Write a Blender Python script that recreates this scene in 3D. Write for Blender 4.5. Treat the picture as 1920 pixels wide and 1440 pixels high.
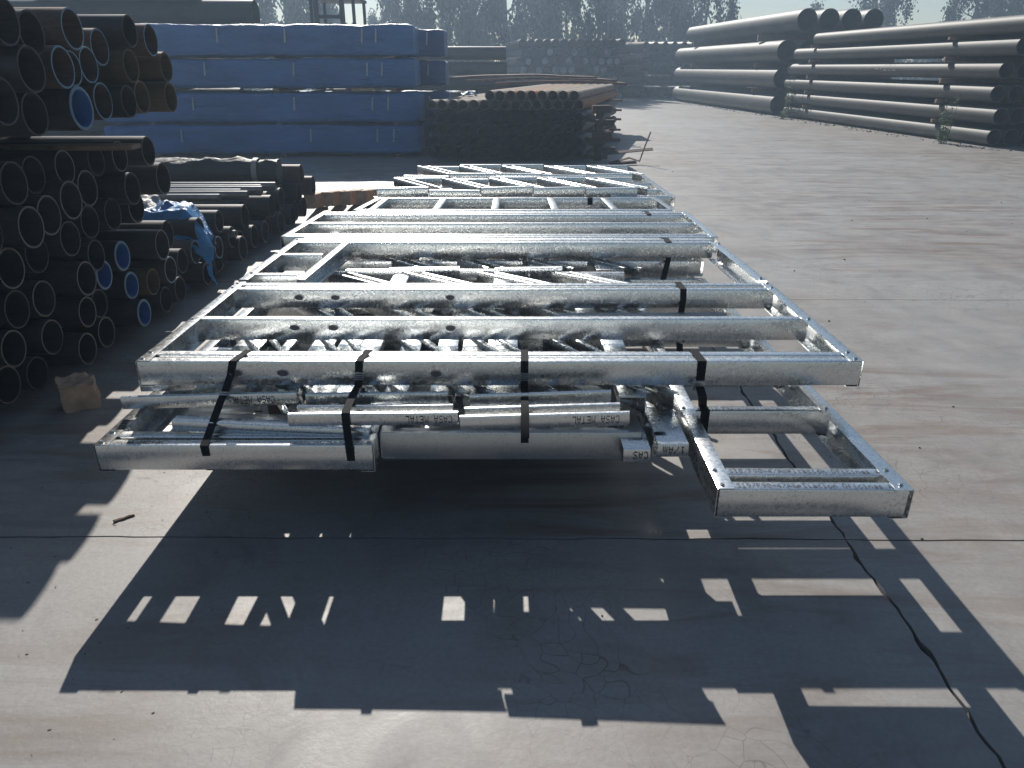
import bpy, bmesh, math, random
from math import radians, sin, cos, pi, sqrt
from mathutils import Vector, Matrix, noise

for o in list(bpy.data.objects):
    bpy.data.objects.remove(o)
scene = bpy.context.scene
COL = scene.collection
RND = random.Random(7)

# ------------------------------------------------------------------ camera
CAM_H = 1.52
cd = bpy.data.cameras.new('camera')
cam = bpy.data.objects.new('camera', cd)
COL.objects.link(cam)
cam.location = (0, 0, CAM_H)
cam.rotation_euler = (radians(90 - 23.29), 0, 0)
cd.sensor_width = 36
cd.lens = 36 * 1380 / 1920
cd.clip_start = 0.05
cd.clip_end = 2000
scene.camera = cam

# ------------------------------------------------------------------ light
SUN_EL, SUN_AZ = 33.9, 12.4      # azimuth: degrees to the left of +Y
world = bpy.data.worlds.new('World')
scene.world = world
world.use_nodes = True
wn = world.node_tree
wn.nodes.clear()
sky = wn.nodes.new('ShaderNodeTexSky')
sky.sky_type = 'NISHITA'
sky.sun_disc = False
sky.sun_elevation = radians(SUN_EL)
sky.sun_rotation = radians(-SUN_AZ)
sky.altitude = 100
sky.air_density = 1.0
sky.dust_density = 0.4
bg = wn.nodes.new('ShaderNodeBackground')
bg.inputs['Strength'].default_value = 0.05
wo = wn.nodes.new('ShaderNodeOutputWorld')
wn.links.new(sky.outputs[0], bg.inputs[0])
wn.links.new(bg.outputs[0], wo.inputs[0])
sl = bpy.data.lights.new('sun', 'SUN')
sl.energy = 5.0
sl.angle = radians(0.5)
sl.color = (1.0, 0.94, 0.86)
sun = bpy.data.objects.new('sun', sl)
COL.objects.link(sun)
to_sun = Vector((-sin(radians(SUN_AZ)) * cos(radians(SUN_EL)),
                 cos(radians(SUN_AZ)) * cos(radians(SUN_EL)), sin(radians(SUN_EL))))
sun.rotation_euler = to_sun.to_track_quat('Z', 'Y').to_euler()
vs = scene.view_settings
vs.view_transform = 'Standard'
vs.look = 'None'
vs.exposure = 0.36
vs.gamma = 1
vs.use_curve_mapping = False
scene.cycles.volume_bounces = 0
scene.cycles.max_bounces = 8
HAZE = 0.0044

# ------------------------------------------------------------------ materials
def new_mat(name):
    m = bpy.data.materials.new(name)
    m.use_nodes = True
    nt = m.node_tree
    b = nt.nodes['Principled BSDF']
    return m, nt, b

def N(nt, typ, **kw):
    n = nt.nodes.new(typ)
    for k, v in kw.items():
        if k.startswith('i_'):
            n.inputs[k[2:].replace('_', ' ')].default_value = v
        else:
            setattr(n, k, v)
    return n

def ramp(nt, src, stops, interp='LINEAR'):
    r = nt.nodes.new('ShaderNodeValToRGB')
    r.color_ramp.interpolation = interp
    cr = r.color_ramp
    while len(cr.elements) < len(stops):
        cr.elements.new(0.5)
    for e, (p, c) in zip(cr.elements, stops):
        e.position = p
        e.color = c if len(c) == 4 else (*c, 1)
    nt.links.new(src, r.inputs[0])
    return r

def mixc(nt, fac, a, b, mode='MIX'):
    m = nt.nodes.new('ShaderNodeMix')
    m.data_type = 'RGBA'
    m.blend_type = mode
    for sock, v in ((0, fac), (6, a), (7, b)):
        if hasattr(v, 'is_output'):
            nt.links.new(v, m.inputs[sock])
        else:
            m.inputs[sock].default_value = v if sock == 0 else (*v, 1) if len(v) == 3 else v
    return m.outputs[2]

def pos(nt, offset=True, scale=(1, 1, 1)):
    g = nt.nodes.new('ShaderNodeTexCoord')
    mp = nt.nodes.new('ShaderNodeMapping')
    mp.inputs['Scale'].default_value = scale
    nt.links.new(g.outputs['Object'], mp.inputs[0])
    if offset:
        oi = nt.nodes.new('ShaderNodeObjectInfo')
        ml = nt.nodes.new('ShaderNodeVectorMath')
        ml.operation = 'SCALE'
        ml.inputs[0].default_value = (17, 31, 47)
        nt.links.new(oi.outputs['Random'], ml.inputs['Scale'])
        nt.links.new(ml.outputs[0], mp.inputs['Location'])
    return mp.outputs[0]

def bump(nt, b, src, strength, dist):
    bp = nt.nodes.new('ShaderNodeBump')
    bp.inputs['Strength'].default_value = strength
    bp.inputs['Distance'].default_value = dist
    nt.links.new(src, bp.inputs['Height'])
    nt.links.new(bp.outputs[0], b.inputs['Normal'])
    return bp

def noise_t(nt, vec, scale, detail=4, rough=0.55, dist=0.0):
    n = nt.nodes.new('ShaderNodeTexNoise')
    n.inputs['Scale'].default_value = scale
    n.inputs['Detail'].default_value = detail
    n.inputs['Roughness'].default_value = rough
    n.inputs['Distortion'].default_value = dist
    nt.links.new(vec, n.inputs['Vector'])
    return n.outputs[0]

def galv(name, base=0.62, rough=0.3, fleck=True):
    m, nt, b = new_mat(name)
    v = pos(nt)
    b.inputs['Metallic'].default_value = 1.0
    vo = N(nt, 'ShaderNodeTexVoronoi', i_Scale=95.0)
    nt.links.new(v, vo.inputs['Vector'])
    sp = ramp(nt, vo.outputs['Color'], [(0.1, (base * .95, base * .96, base * .95)), (0.9, (base * 1.03, base * 1.05, base * 1.04))])
    big = noise_t(nt, v, 4.0, 3)
    c = mixc(nt, ramp(nt, big, [(0.35, (0, 0, 0)), (0.7, (.5, .5, .5))]).outputs[0], sp.outputs[0],
             (base * .78, base * .84, base * .9))
    if fleck:
        f = noise_t(nt, v, 120.0, 2, .5, 1.2)
        f2 = noise_t(nt, v, 9.0, 2)
        ff = ramp(nt, f, [(0.56, (0, 0, 0)), (0.62, (1, 1, 1))])
        fm = ramp(nt, f2, [(0.36, (.05, .05, .05)), (0.6, (.8, .8, .8))])
        oi = nt.nodes.new('ShaderNodeObjectInfo')
        fr = N(nt, 'ShaderNodeMapRange'); fr.inputs['To Min'].default_value = .45; fr.inputs['To Max'].default_value = 1.0
        nt.links.new(oi.outputs['Random'], fr.inputs[0])
        mm = N(nt, 'ShaderNodeMath', operation='MULTIPLY')
        nt.links.new(ff.outputs[0], mm.inputs[0]); nt.links.new(fm.outputs[0], mm.inputs[1])
        mk = N(nt, 'ShaderNodeMath', operation='MULTIPLY')
        nt.links.new(mm.outputs[0], mk.inputs[0]); nt.links.new(fr.outputs[0], mk.inputs[1])
        mm = mk
        c = mixc(nt, mm.outputs[0], c, (base * .48, base * .5, base * .52))
    nt.links.new(c, b.inputs['Base Color'])
    rmix = N(nt, 'ShaderNodeMath', operation='MULTIPLY')
    rbig = ramp(nt, noise_t(nt, v, 2.3, 4, .6), [(0.3, (.55, .55, .55)), (0.7, (1.5, 1.5, 1.5))])
    nt.links.new(vo.outputs['Color'], rmix.inputs[0]); nt.links.new(rbig.outputs[0], rmix.inputs[1])
    rn = ramp(nt, rmix.outputs[0], [(0.0, (rough * .92,) * 3), (1.0, (rough * 1.25,) * 3)])
    nt.links.new(rn.outputs[0], b.inputs['Roughness'])
    wav = noise_t(nt, v, 7.0, 2)
    bump(nt, b, wav, 0.09, 0.004)
    return m

def pipe_mat(name, ca, cb, rough=0.6, metal=0.2, sc=3.0):
    m, nt, b = new_mat(name)
    v = pos(nt, scale=(.25, 1, 1))
    n = noise_t(nt, v, sc * 4, 6, .65)
    n2 = noise_t(nt, v, sc * 22, 4, .7)
    r = ramp(nt, n, [(0.35, ca), (0.65, cb)])
    c = mixc(nt, ramp(nt, n2, [(0.45, (0, 0, 0)), (0.75, (.6, .6, .6))]).outputs[0], r.outputs[0],
             tuple(x * .55 for x in ca))
    oi = nt.nodes.new('ShaderNodeObjectInfo')
    vr = ramp(nt, oi.outputs['Random'], [(0, (.72, .7, .7)), (1, (1.0, 1.0, 1.0))])
    c = mixc(nt, 1.0, c, vr.outputs[0], 'MULTIPLY')
    nt.links.new(c, b.inputs['Base Color'])
    b.inputs['Roughness'].default_value = rough
    b.inputs['Metallic'].default_value = metal
    bump(nt, b, n2, 0.25, 0.004)
    return m

def plain(name, col, rough=0.6, metal=0.0, var=0.25, sc=20, b_s=0.15, b_d=.003):
    m, nt, b = new_mat(name)
    v = pos(nt)
    n = noise_t(nt, v, sc, 5, .6)
    r = ramp(nt, n, [(0.3, tuple(c * (1 - var) for c in col)), (0.7, tuple(min(1, c * (1 + var)) for c in col))])
    nt.links.new(r.outputs[0], b.inputs['Base Color'])
    b.inputs['Roughness'].default_value = rough
    b.inputs['Metallic'].default_value = metal
    bump(nt, b, n, b_s, b_d)
    return m

def concrete():
    m, nt, b = new_mat('concrete')
    g = nt.nodes.new('ShaderNodeNewGeometry')
    v = g.outputs['Position']
    big = noise_t(nt, v, 0.55, 5, .6, .6)
    mid = noise_t(nt, v, 3.2, 7, .65, .8)
    fine = noise_t(nt, v, 60.0, 4, .7)
    r1 = ramp(nt, big, [(0.3, (.275, .258, .243)), (0.5, (.300, .293, .284)), (0.7, (.318, .318, .314))])
    r2 = ramp(nt, mid, [(0.28, (.84, .835, .83)), (0.5, (.97, .97, .97)), (0.72, (1.06, 1.06, 1.06))])
    c = mixc(nt, 1.0, r1.outputs[0], r2.outputs[0], 'MULTIPLY')
    r3 = ramp(nt, fine, [(0.3, (.86, .86, .86)), (0.7, (1.07, 1.07, 1.07))])
    c = mixc(nt, 1.0, c, r3.outputs[0], 'MULTIPLY')
    # reddish dust streaks, dragged by traffic
    mp = nt.nodes.new('ShaderNodeMapping')
    mp.inputs['Rotation'].default_value = (0, 0, radians(-32))
    mp.inputs['Scale'].default_value = (.35, 2.2, 1)
    nt.links.new(v, mp.inputs[0])
    st = noise_t(nt, mp.outputs[0], 2.2, 8, .68, 1.4)
    smk = N(nt, 'ShaderNodeMath', operation='MULTIPLY')
    nt.links.new(ramp(nt, st, [(0.46, (0, 0, 0)), (0.64, (.9, .9, .9))]).outputs[0], smk.inputs[0])
    nt.links.new(ramp(nt, noise_t(nt, v, .33, 3), [(0.42, (.2, .2, .2)), (0.56, (1, 1, 1))]).outputs[0], smk.inputs[1])
    c = mixc(nt, smk.outputs[0], c, (.165, .125, .10))
    blot = noise_t(nt, v, 1.7, 6, .7, .4)
    c = mixc(nt, ramp(nt, blot, [(0.54, (0, 0, 0)), (0.68, (.6, .6, .6))]).outputs[0], c, (.17, .155, .145))
    # curved tyre marks
    wv = N(nt, 'ShaderNodeTexWave', wave_type='RINGS', i_Scale=.23, i_Distortion=1.3, i_Detail=2.0)
    mp3 = nt.nodes.new('ShaderNodeMapping'); mp3.inputs['Location'].default_value = (9, -4, 0); mp3.inputs['Scale'].default_value = (1, .5, 0)
    nt.links.new(v, mp3.inputs[0]); nt.links.new(mp3.outputs[0], wv.inputs['Vector'])
    tyr = N(nt, 'ShaderNodeMath', operation='MULTIPLY')
    nt.links.new(ramp(nt, wv.outputs['Fac'], [(0.90, (0, 0, 0)), (0.985, (.35, .35, .35))]).outputs[0], tyr.inputs[0])
    nt.links.new(ramp(nt, blot, [(0.4, (.1, .1, .1)), (0.6, (1, 1, 1))]).outputs[0], tyr.inputs[1])
    c = mixc(nt, tyr.outputs[0], c, (.13, .12, .115))
    mp2 = nt.nodes.new('ShaderNodeMapping')
    mp2.inputs['Rotation'].default_value = (0, 0, radians(12))
    mp2.inputs['Scale'].default_value = (1.0, 1.7, 1)
    nt.links.new(v, mp2.inputs[0])
    st2 = noise_t(nt, mp2.outputs[0], 1.4, 8, .7, .9)
    c = mixc(nt, ramp(nt, st2, [(0.56, (0, 0, 0)), (0.72, (.2, .2, .2))]).outputs[0], c, (.15, .12, .10))
    # hairline cracks
    nd = nt.nodes.new('ShaderNodeTexNoise'); nd.inputs['Scale'].default_value = 3.0
    nt.links.new(v, nd.inputs['Vector'])
    dv = mixc(nt, .22, v, nd.outputs['Color'], 'LINEAR_LIGHT')
    vo = N(nt, 'ShaderNodeTexVoronoi', feature='DISTANCE_TO_EDGE', i_Scale=12.0)
    nt.links.new(dv, vo.inputs['Vector'])
    cr = ramp(nt, vo.outputs['Distance'], [(0.0, (1, 1, 1)), (0.022, (0, 0, 0))])
    # cracks only in patches
    pm = noise_t(nt, v, 0.9, 3)
    pr = ramp(nt, pm, [(0.47, (0, 0, 0)), (0.6, (1, 1, 1))])
    mm = N(nt, 'ShaderNodeMath', operation='MULTIPLY')
    nt.links.new(cr.outputs[0], mm.inputs[0]); nt.links.new(pr.outputs[0], mm.inputs[1])
    m2 = N(nt, 'ShaderNodeMath', operation='MULTIPLY'); m2.inputs[1].default_value = .8
    nt.links.new(mm.outputs[0], m2.inputs[0])
    c = mixc(nt, m2.outputs[0], c, (.09, .08, .07))
    # dark spots (oil, gum)
    vs_ = N(nt, 'ShaderNodeTexVoronoi', i_Scale=3.4)
    nt.links.new(v, vs_.inputs['Vector'])
    sp = ramp(nt, vs_.outputs['Distance'], [(0.0, (.6, .6, .6)), (0.018, (0, 0, 0))])
    c = mixc(nt, sp.outputs[0], c, (.07, .065, .06))
    nt.links.new(c, b.inputs['Base Color'])
    rr = ramp(nt, mid, [(0.3, (.42, .42, .42)), (0.7, (.66, .66, .66))])
    nt.links.new(rr.outputs[0], b.inputs['Roughness'])
    hs = N(nt, 'ShaderNodeMath', operation='SUBTRACT')
    nt.links.new(fine, hs.inputs[0]); hs.inputs[1].default_value = 0.0
    hb = N(nt, 'ShaderNodeMath', operation='ADD')
    nt.links.new(hs.outputs[0], hb.inputs[0]); nt.links.new(mid, hb.inputs[1])
    bump(nt, b, hb.outputs[0], 0.3, 0.0022)
    return m

def tarp_mat(name, col, rough=.38):
    m, nt, b = new_mat(name)
    v = pos(nt, scale=(.5, 1, 2.2))
    n = noise_t(nt, v, 5, 6, .6, 1.0)
    n2 = noise_t(nt, v, 1.6, 3)
    r = ramp(nt, n2, [(0.3, tuple(c * .75 for c in col)), (0.7, tuple(c * 1.2 for c in col))])
    nt.links.new(r.outputs[0], b.inputs['Base Color'])
    b.inputs['Roughness'].default_value = rough
    bump(nt, b, n, 0.9, 0.05)
    return m

def leaf_mat(name, ca, cb):
    m, nt, b = new_mat(name)
    g = nt.nodes.new('ShaderNodeNewGeometry')
    n = noise_t(nt, g.outputs['Position'], 1.3, 3)
    r = ramp(nt, n, [(0.35, ca), (0.65, cb)])
    nt.links.new(r.outputs[0], b.inputs['Base Color'])
    b.inputs['Roughness'].default_value = 0.5
    tr = nt.nodes.new('ShaderNodeBsdfTranslucent')
    nt.links.new(r.outputs[0], tr.inputs['Color'])
    mx = nt.nodes.new('ShaderNodeMixShader'); mx.inputs[0].default_value = .25
    nt.links.new(b.outputs[0], mx.inputs[1]); nt.links.new(tr.outputs[0], mx.inputs[2])
    nt.links.new(mx.outputs[0], nt.nodes['Material Output'].inputs['Surface'])
    return m

M = dict(
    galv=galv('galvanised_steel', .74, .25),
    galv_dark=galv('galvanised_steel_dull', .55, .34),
    ink=plain('print_ink', (.03, .03, .035), .6, 0, .1),
    screw=galv('screw_zinc', .6, .25, False),
    hole=plain('painted_hole_shade', (.10, .10, .11), .5, .6),  # dark disc paints the shade inside a hole that is not cut
    strap=plain('black_strap', (.012, .014, .018), .8, 0, .2),
    buckle=plain('buckle_steel', (.5, .52, .55), .3, 1.0, .1),
    concrete=concrete(),
    joint=plain('joint_dirt', (.035, .03, .027), .9, 0, .3, 40),
    pipe=pipe_mat('dark_pipe_steel', (.045, .046, .05), (.07, .064, .064), .55, .25),
    pipe_brown=pipe_mat('brown_pipe_steel', (.085, .055, .042), (.14, .095, .07), .6, .15),
    pipe_yellow=pipe_mat('ochre_pipe_steel', (.12, .09, .045), (.16, .12, .06), .6, .1),
    pipe_rust=pipe_mat('rusted_pipe_steel', (.25, .20, .155), (.38, .31, .245), .75, .05),
    pipe_orange=pipe_mat('orange_rust_pipe_steel', (.34, .15, .055), (.42, .22, .10), .75, .05),
    pipe_grey=pipe_mat('grey_primed_pipe', (.07, .074, .072), (.12, .122, .112), .6, 0.0, 1.2),
    pipe_pale=pipe_mat('pale_galvanised_tube', (.28, .28, .28), (.4, .4, .4), .4, .5),
    liner=plain('blue_pipe_lining', (.04, .13, .34), .45, 0, .15),
    rim=plain('blue_grey_pipe_rim', (.12, .21, .30), .5, .1, .1),
    rim_steel=plain('cut_steel_rim', (.13, .12, .11), .5, .5, .2),
    tarp=tarp_mat('blue_tarpaulin', (.045, .15, .38)),
    tarp2=tarp_mat('dark_blue_tarpaulin', (.03, .09, .24)),
    bright_tarp=tarp_mat('bright_blue_tarpaulin', (.03, .20, .45)),
    dark_wrap=tarp_mat('dark_grey_wrap', (.05, .055, .055), .55),
    pale_wrap=tarp_mat('pale_grey_wrap', (.30, .31, .31), .5),
    tie=plain('white_tie', (.34, .38, .42), .5, 0, .1),
    wood=plain('weathered_timber', (.19, .125, .085), .8, 0, .35, 14, .5, .006),
    wood_pale=plain('pale_timber', (.42, .29, .20), .8, 0, .25, 14, .5, .006),
    rust=plain('rusted_sheet_steel', (.17, .085, .055), .8, .1, .4, 6, .3, .006),
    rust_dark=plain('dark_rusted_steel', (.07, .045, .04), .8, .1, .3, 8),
    bark=plain('tree_bark', (.16, .13, .11), .9, 0, .3, 6),
    leaf=leaf_mat('eucalyptus_leaves', (.014, .022, .012), (.036, .048, .026)),
    leaf_b=leaf_mat('grey_green_leaves', (.035, .046, .03), (.07, .082, .055)),
    weed=leaf_mat('weed_leaves', (.08, .14, .05), (.13, .2, .08)),
    paint=plain('white_marker_paint', (.6, .6, .58), .7, 0, .1),
    dark_paint=plain('dark_machine_paint', (.04, .045, .05), .5, 0, .2),
    yellow_paint=plain('machine_yellow_paint', (.3, .2, .05), .5, 0, .2),
    rubber=plain('tyre_rubber', (.02, .02, .02), .8, 0, .2),
    litter=plain('grit', (.13, .105, .085), .9, 0, .4, 30),
)

M['strap'].node_tree.nodes['Principled BSDF'].inputs['Specular IOR Level'].default_value = .12

# ------------------------------------------------------------------ object helpers
def link(name, mesh, parent=None, loc=None, rot=None):
    o = bpy.data.objects.new(name, mesh)
    COL.objects.link(o)
    if parent is not None:
        o.parent = parent
    if loc is not None:
        o.location = loc
    if rot is not None:
        o.rotation_euler = rot
    return o

def tag(o, label, cat, group=None):
    if len(label.split()) > 16: print('LONG', label)
    o['label'] = label
    o['category'] = cat
    if group:
        o['group'] = group
    return o

def thing(name, label, cat, loc=(0, 0, 0), rz=0, group=None):
    o = link(name, None, None, loc, (0, 0, rz))
    o.empty_display_size = .1
    return tag(o, label, cat, group)

def finish(bm, mat, sharp=35, smooth=True):
    me = bpy.data.meshes.new('m')
    bmesh.ops.recalc_face_normals(bm, faces=bm.faces)
    bm.to_mesh(me)
    bm.free()
    if mat:
        me.materials.append(mat)
    if smooth:
        me.shade_smooth()
        me.set_sharp_from_angle(angle=radians(sharp))
    return me

def box(bm, x0, x1, y0, y1, z0, z1, mtx=None):
    vs_ = [Vector((x, y, z)) for z in (z0, z1) for y in (y0, y1) for x in (x0, x1)]
    if mtx:
        vs_ = [mtx @ v for v in vs_]
    v = [bm.verts.new(p) for p in vs_]
    for f in ((0, 2, 3, 1), (4, 5, 7, 6), (0, 1, 5, 4), (2, 6, 7, 3), (0, 4, 6, 2), (1, 3, 7, 5)):
        bm.faces.new([v[i] for i in f])

def box_mesh(x0, x1, y0, y1, z0, z1, mat, bev=0.0):
    bm = bmesh.new()
    box(bm, x0, x1, y0, y1, z0, z1)
    if bev:
        bmesh.ops.bevel(bm, geom=bm.edges[:], offset=bev, segments=2, affect='EDGES', profile=.6)
    return finish(bm, mat)

def offset_profile(path, t):
    n = len(path)
    out = []
    for i in range(n):
        a = Vector(path[max(i - 1, 0)]); b = Vector(path[min(i + 1, n - 1)])
        d = (b - a).normalized()
        nrm = Vector((-d.y, d.x))
        out.append((Vector(path[i]) + nrm * t / 2, Vector(path[i]) - nrm * t / 2))
    return out

def c_path(h, b, lip, r=.0035):
    # web at u=0 from v=0 (top) down to v=-h, flanges towards +u
    pts = []
    if lip:
        pts.append((b, -lip)); pts += arc(b - r, -r, r, 0, 90)
    else:
        pts.append((b, 0))
    pts += arc(r, -r, r, 90, 180)
    pts += arc(r, -h + r, r, 180, 270)
    if lip:
        pts += arc(b - r, -h + r, r, 270, 360); pts.append((b, -h + lip))
    else:
        pts.append((b, -h))
    return pts

def arc(cx, cy, r, a0, a1, n=3):
    return [(cx + r * cos(radians(a0 + (a1 - a0) * i / (n - 1))), cy + r * sin(radians(a0 + (a1 - a0) * i / (n - 1)))) for i in range(n)]

def channel_mesh(length, h=.09, b=.038, lip=.010, t=.0022, mat=None, wob=0.0, seed=0):
    prof = offset_profile(c_path(h, b, lip), t)
    bm = bmesh.new()
    nseg = 1 if wob == 0 else max(4, int(length / .12))
    rings = []
    for k in range(nseg + 1):
        x = length * k / nseg
        w = wob * noise.noise(Vector((x * 2.3 + seed * 7.7, seed, 0)))
        rings.append([(bm.verts.new((x, p[0].x + w, p[0].y)), bm.verts.new((x, p[1].x + w, p[1].y))) for p in prof])
    n = len(prof)
    for a, b_ in zip(rings[:-1], rings[1:]):
        for i in range(n - 1):
            bm.faces.new((a[i][0], a[i + 1][0], b_[i + 1][0], b_[i][0]))
            bm.faces.new((a[i][1], b_[i][1], b_[i + 1][1], a[i + 1][1]))
        for e in (0, n - 1):
            bm.faces.new((a[e][0], b_[e][0], b_[e][1], a[e][1]))
    for rg in (rings[0], rings[-1]):
        for i in range(n - 1):
            bm.faces.new((rg[i][0], rg[i][1], rg[i + 1][1], rg[i + 1][0]))
    return finish(bm, mat or M['galv'])

TIER = [1.0, 0.0]
def tier(scale, lift):
    """working scale and lift of the tier of the bundle that is being built"""
    TIER[:] = [scale, lift]
def T(p):
    return Vector((p[0] * TIER[0], p[1] * TIER[0], p[2] + TIER[1]))

def member(name, p0, p1, parent, openside='L', h=.088, b=.038, lip=.010, mat=None, flat=False, wob=0.0012):
    """C-section between two points (top edge of the web).  The flanges point to
    the left of the run (openside L) or right.  flat=True: web on top."""
    p0, p1 = T(p0), T(p1)
    d = (p1 - p0)
    L = d.length
    if openside == 'R':
        p0, p1 = p1, p0
        d = -d
    x = d.normalized()
    up = Vector((0, 0, 1))
    y = up.cross(x).normalized()
    z = x.cross(y)
    me = channel_mesh(L, h, b, lip, mat=mat, wob=wob, seed=RND.random() * 50)
    o = link(name, me, parent)
    if flat:   # web becomes the top face, width h along y, flanges down
        m3 = Matrix((x, -z, y)).transposed()   # local y -> -z (down), local z -> y
    else:
        m3 = Matrix((x, y, z)).transposed()
    mt = m3.to_4x4()
    mt.translation = p0
    o.matrix_local = mt
    return o

FONT = {
 'A': '00100 01010 01010 10001 11111 10001 10001', 'C': '01110 10001 10000 10000 10000 10001 01110',
 'S': '01111 10000 10000 01110 00001 00001 11110', 'M': '10001 11011 10101 10101 10001 10001 10001',
 'E': '11111 10000 10000 11110 10000 10000 11111', 'T': '11111 00100 00100 00100 00100 00100 00100',
 'L': '10000 10000 10000 10000 10000 10000 11111', 'F': '11111 10000 10000 11110 10000 10000 10000',
 'O': '01110 10001 10001 10001 10001 10001 01110', '0': '01110 10001 10011 10101 11001 10001 01110',
 '1': '00100 01100 00100 00100 00100 00100 01110', '9': '01110 10001 10001 01111 00001 00010 01100',
 '8': '01110 10001 10001 01110 10001 10001 01110', '4': '00010 00110 01010 10010 11111 00010 00010',
 '/': '00001 00001 00010 00100 01000 10000 10000', '-': '00000 00000 00000 11111 00000 00000 00000',
 ' ': '00000 00000 00000 00000 00000 00000 00000', 'm': '00000 00000 11010 10101 10101 10101 10101',
 'p': '00000 00000 11110 10001 11110 10000 10000', 'l': '01100 00100 00100 00100 00100 00100 01110',
 'i': '00100 00000 01100 00100 00100 00100 01110', 'a': '00000 00000 01110 00001 01111 10001 01111',
 'c': '00000 00000 01110 10000 10000 10001 01110', 'o': '00000 00000 01110 10001 10001 10001 01110',
 'n': '00000 00000 10110 11001 10001 10001 10001', 'f': '00110 01001 01000 11100 01000 01000 01000',
 's': '00000 00000 01110 10000 01110 00001 11110', 'd': '00001 00001 01101 10011 10001 10001 01111',
 'Y': '10001 10001 01010 00100 00100 00100 00100', '2': '01110 10001 00001 00010 00100 01000 11111',
 '5': '11111 10000 11110 00001 00001 10001 01110', 'X': '10001 10001 01010 00100 01010 10001 10001',
}
def text_part(txt, parent, origin, xdir, ydir, height, mat=None, gap=.0016, widen=1.0, dot=.92):
    """dot matrix lettering; origin = lower left of the first letter"""
    px = height / 7
    X = Vector(xdir).normalized(); Y = Vector(ydir).normalized()
    nrm = X.cross(Y)
    o = T(origin) + nrm * gap
    bm = bmesh.new()
    for ci, ch in enumerate(txt):
        rows = FONT[ch].split()
        for r, row in enumerate(rows):
            c = 0
            while c < 5:
                if row[c] == '1':
                    e = c
                    while e < 5 and row[e] == '1':
                        e += 1
                    u0 = (ci * 6.4 + c + .5 - dot / 2) * px * widen; u1 = (ci * 6.4 + e - .5 + dot / 2) * px * widen
                    v0 = (6 - r + .5 - dot / 2) * px; v1 = (6 - r + .5 + dot / 2) * px
                    bm.faces.new([bm.verts.new(o + X * u + Y * v) for u, v in ((u0, v0), (u1, v0), (u1, v1), (u0, v1))])
                    c = e
                else:
                    c += 1
    me = finish(bm, mat or M['ink'], smooth=False)
    return link('printed_text', me, parent)

def screw_mesh():
    bm = bmesh.new()
    bmesh.ops.create_cone(bm, cap_ends=True, segments=12, radius1=.0085, radius2=.006, depth=.003, matrix=Matrix.Translation((0, 0, .0022)))
    bmesh.ops.create_cone(bm, cap_ends=True, segments=6, radius1=.0048, radius2=.0042, depth=.004, matrix=Matrix.Translation((0, 0, .0055)))
    return finish(bm, M['screw'])
SCREW = screw_mesh()
def screw(parent, p):
    return link('screw', SCREW, parent, T(p), (0, 0, RND.random() * 3))

def hole_mesh():
    bm = bmesh.new()
    n = 20
    a, b_ = .021, .012
    ring = [[bm.verts.new((ra * cos(2 * pi * i / n) * a, y, ra * sin(2 * pi * i / n) * b_)) for i in range(n)] for ra, y in ((1.12, 0), (1.06, -.0022), (.98, -.0022), (.9, -.0006))]
    for r0, r1 in zip(ring[:-1], ring[1:]):
        for i in range(n):
            bm.faces.new((r0[i], r0[(i + 1) % n], r1[(i + 1) % n], r1[i]))
    bm.faces.new(ring[-1])
    me = finish(bm, M['hole'])
    me.materials.append(M['galv'])
    for p in me.polygons[:-1]:
        p.material_index = 1
    return me
HOLE = hole_mesh()
def hole(parent, x, yface, z):
    return link('punched_hole', HOLE, parent, T((x, yface - .0014, z)))

def tube_mesh(r, length, wall, mat, seg=24, rim=None, closed=False):
    """hollow pipe along +X, end at x=0 is the shown end, body towards -X"""
    bm = bmesh.new()
    ro, ri = r, r - wall
    def ring(rad, x):
        return [bm.verts.new((x, rad * cos(2 * pi * i / seg), rad * sin(2 * pi * i / seg))) for i in range(seg)]
    if closed:
        R = [ring(ro, 0), ring(ro, -length)]
        bm.faces.new(R[0]); bm.faces.new(R[1])
        for i in range(seg):
            bm.faces.new((R[0][i], R[0][(i + 1) % seg], R[1][(i + 1) % seg], R[1][i]))
        return finish(bm, mat)
    R = [ring(ro, 0), ring(ro, -length), ring(ri, -length), ring(ri, 0)]
    rimf = []
    for a, b_ in ((0, 1), (1, 2), (2, 3), (3, 0)):
        for i in range(seg):
            f = bm.faces.new((R[a][i], R[a][(i + 1) % seg], R[b_][(i + 1) % seg], R[b_][i]))
            if (a, b_) == (3, 0):
                rimf.append(f)
    me0 = bpy.data.meshes.new('m')
    for f in rimf:
        f.material_index = 1 if rim else 0
    bmesh.ops.recalc_face_normals(bm, faces=bm.faces)
    bm.to_mesh(me0); bm.free()
    me0.materials.append(mat)
    if rim:
        me0.materials.append(rim)
    me0.shade_smooth(); me0.set_sharp_from_angle(angle=radians(35))
    return me0

ORD = ['', 'first', 'second', 'third', 'fourth', 'fifth', 'sixth', 'seventh', 'eighth', 'ninth', 'tenth', 'eleventh',
       'twelfth', 'thirteenth', 'fourteenth', 'fifteenth', 'sixteenth', 'seventeenth', 'eighteenth', 'nineteenth', 'twentieth']

# ------------------------------------------------------------------ ground
bm = bmesh.new()
bmesh.ops.create_grid(bm, x_segments=2, y_segments=2, size=400)
for v in bm.verts:
    v.co.z = -0.035
    v.co.y += 150
base_ground = link('ground', finish(bm, M['joint'], smooth=False))
base_ground['kind'] = 'structure'
yard = link('concrete_yard', None)
yard['kind'] = 'structure'

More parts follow.
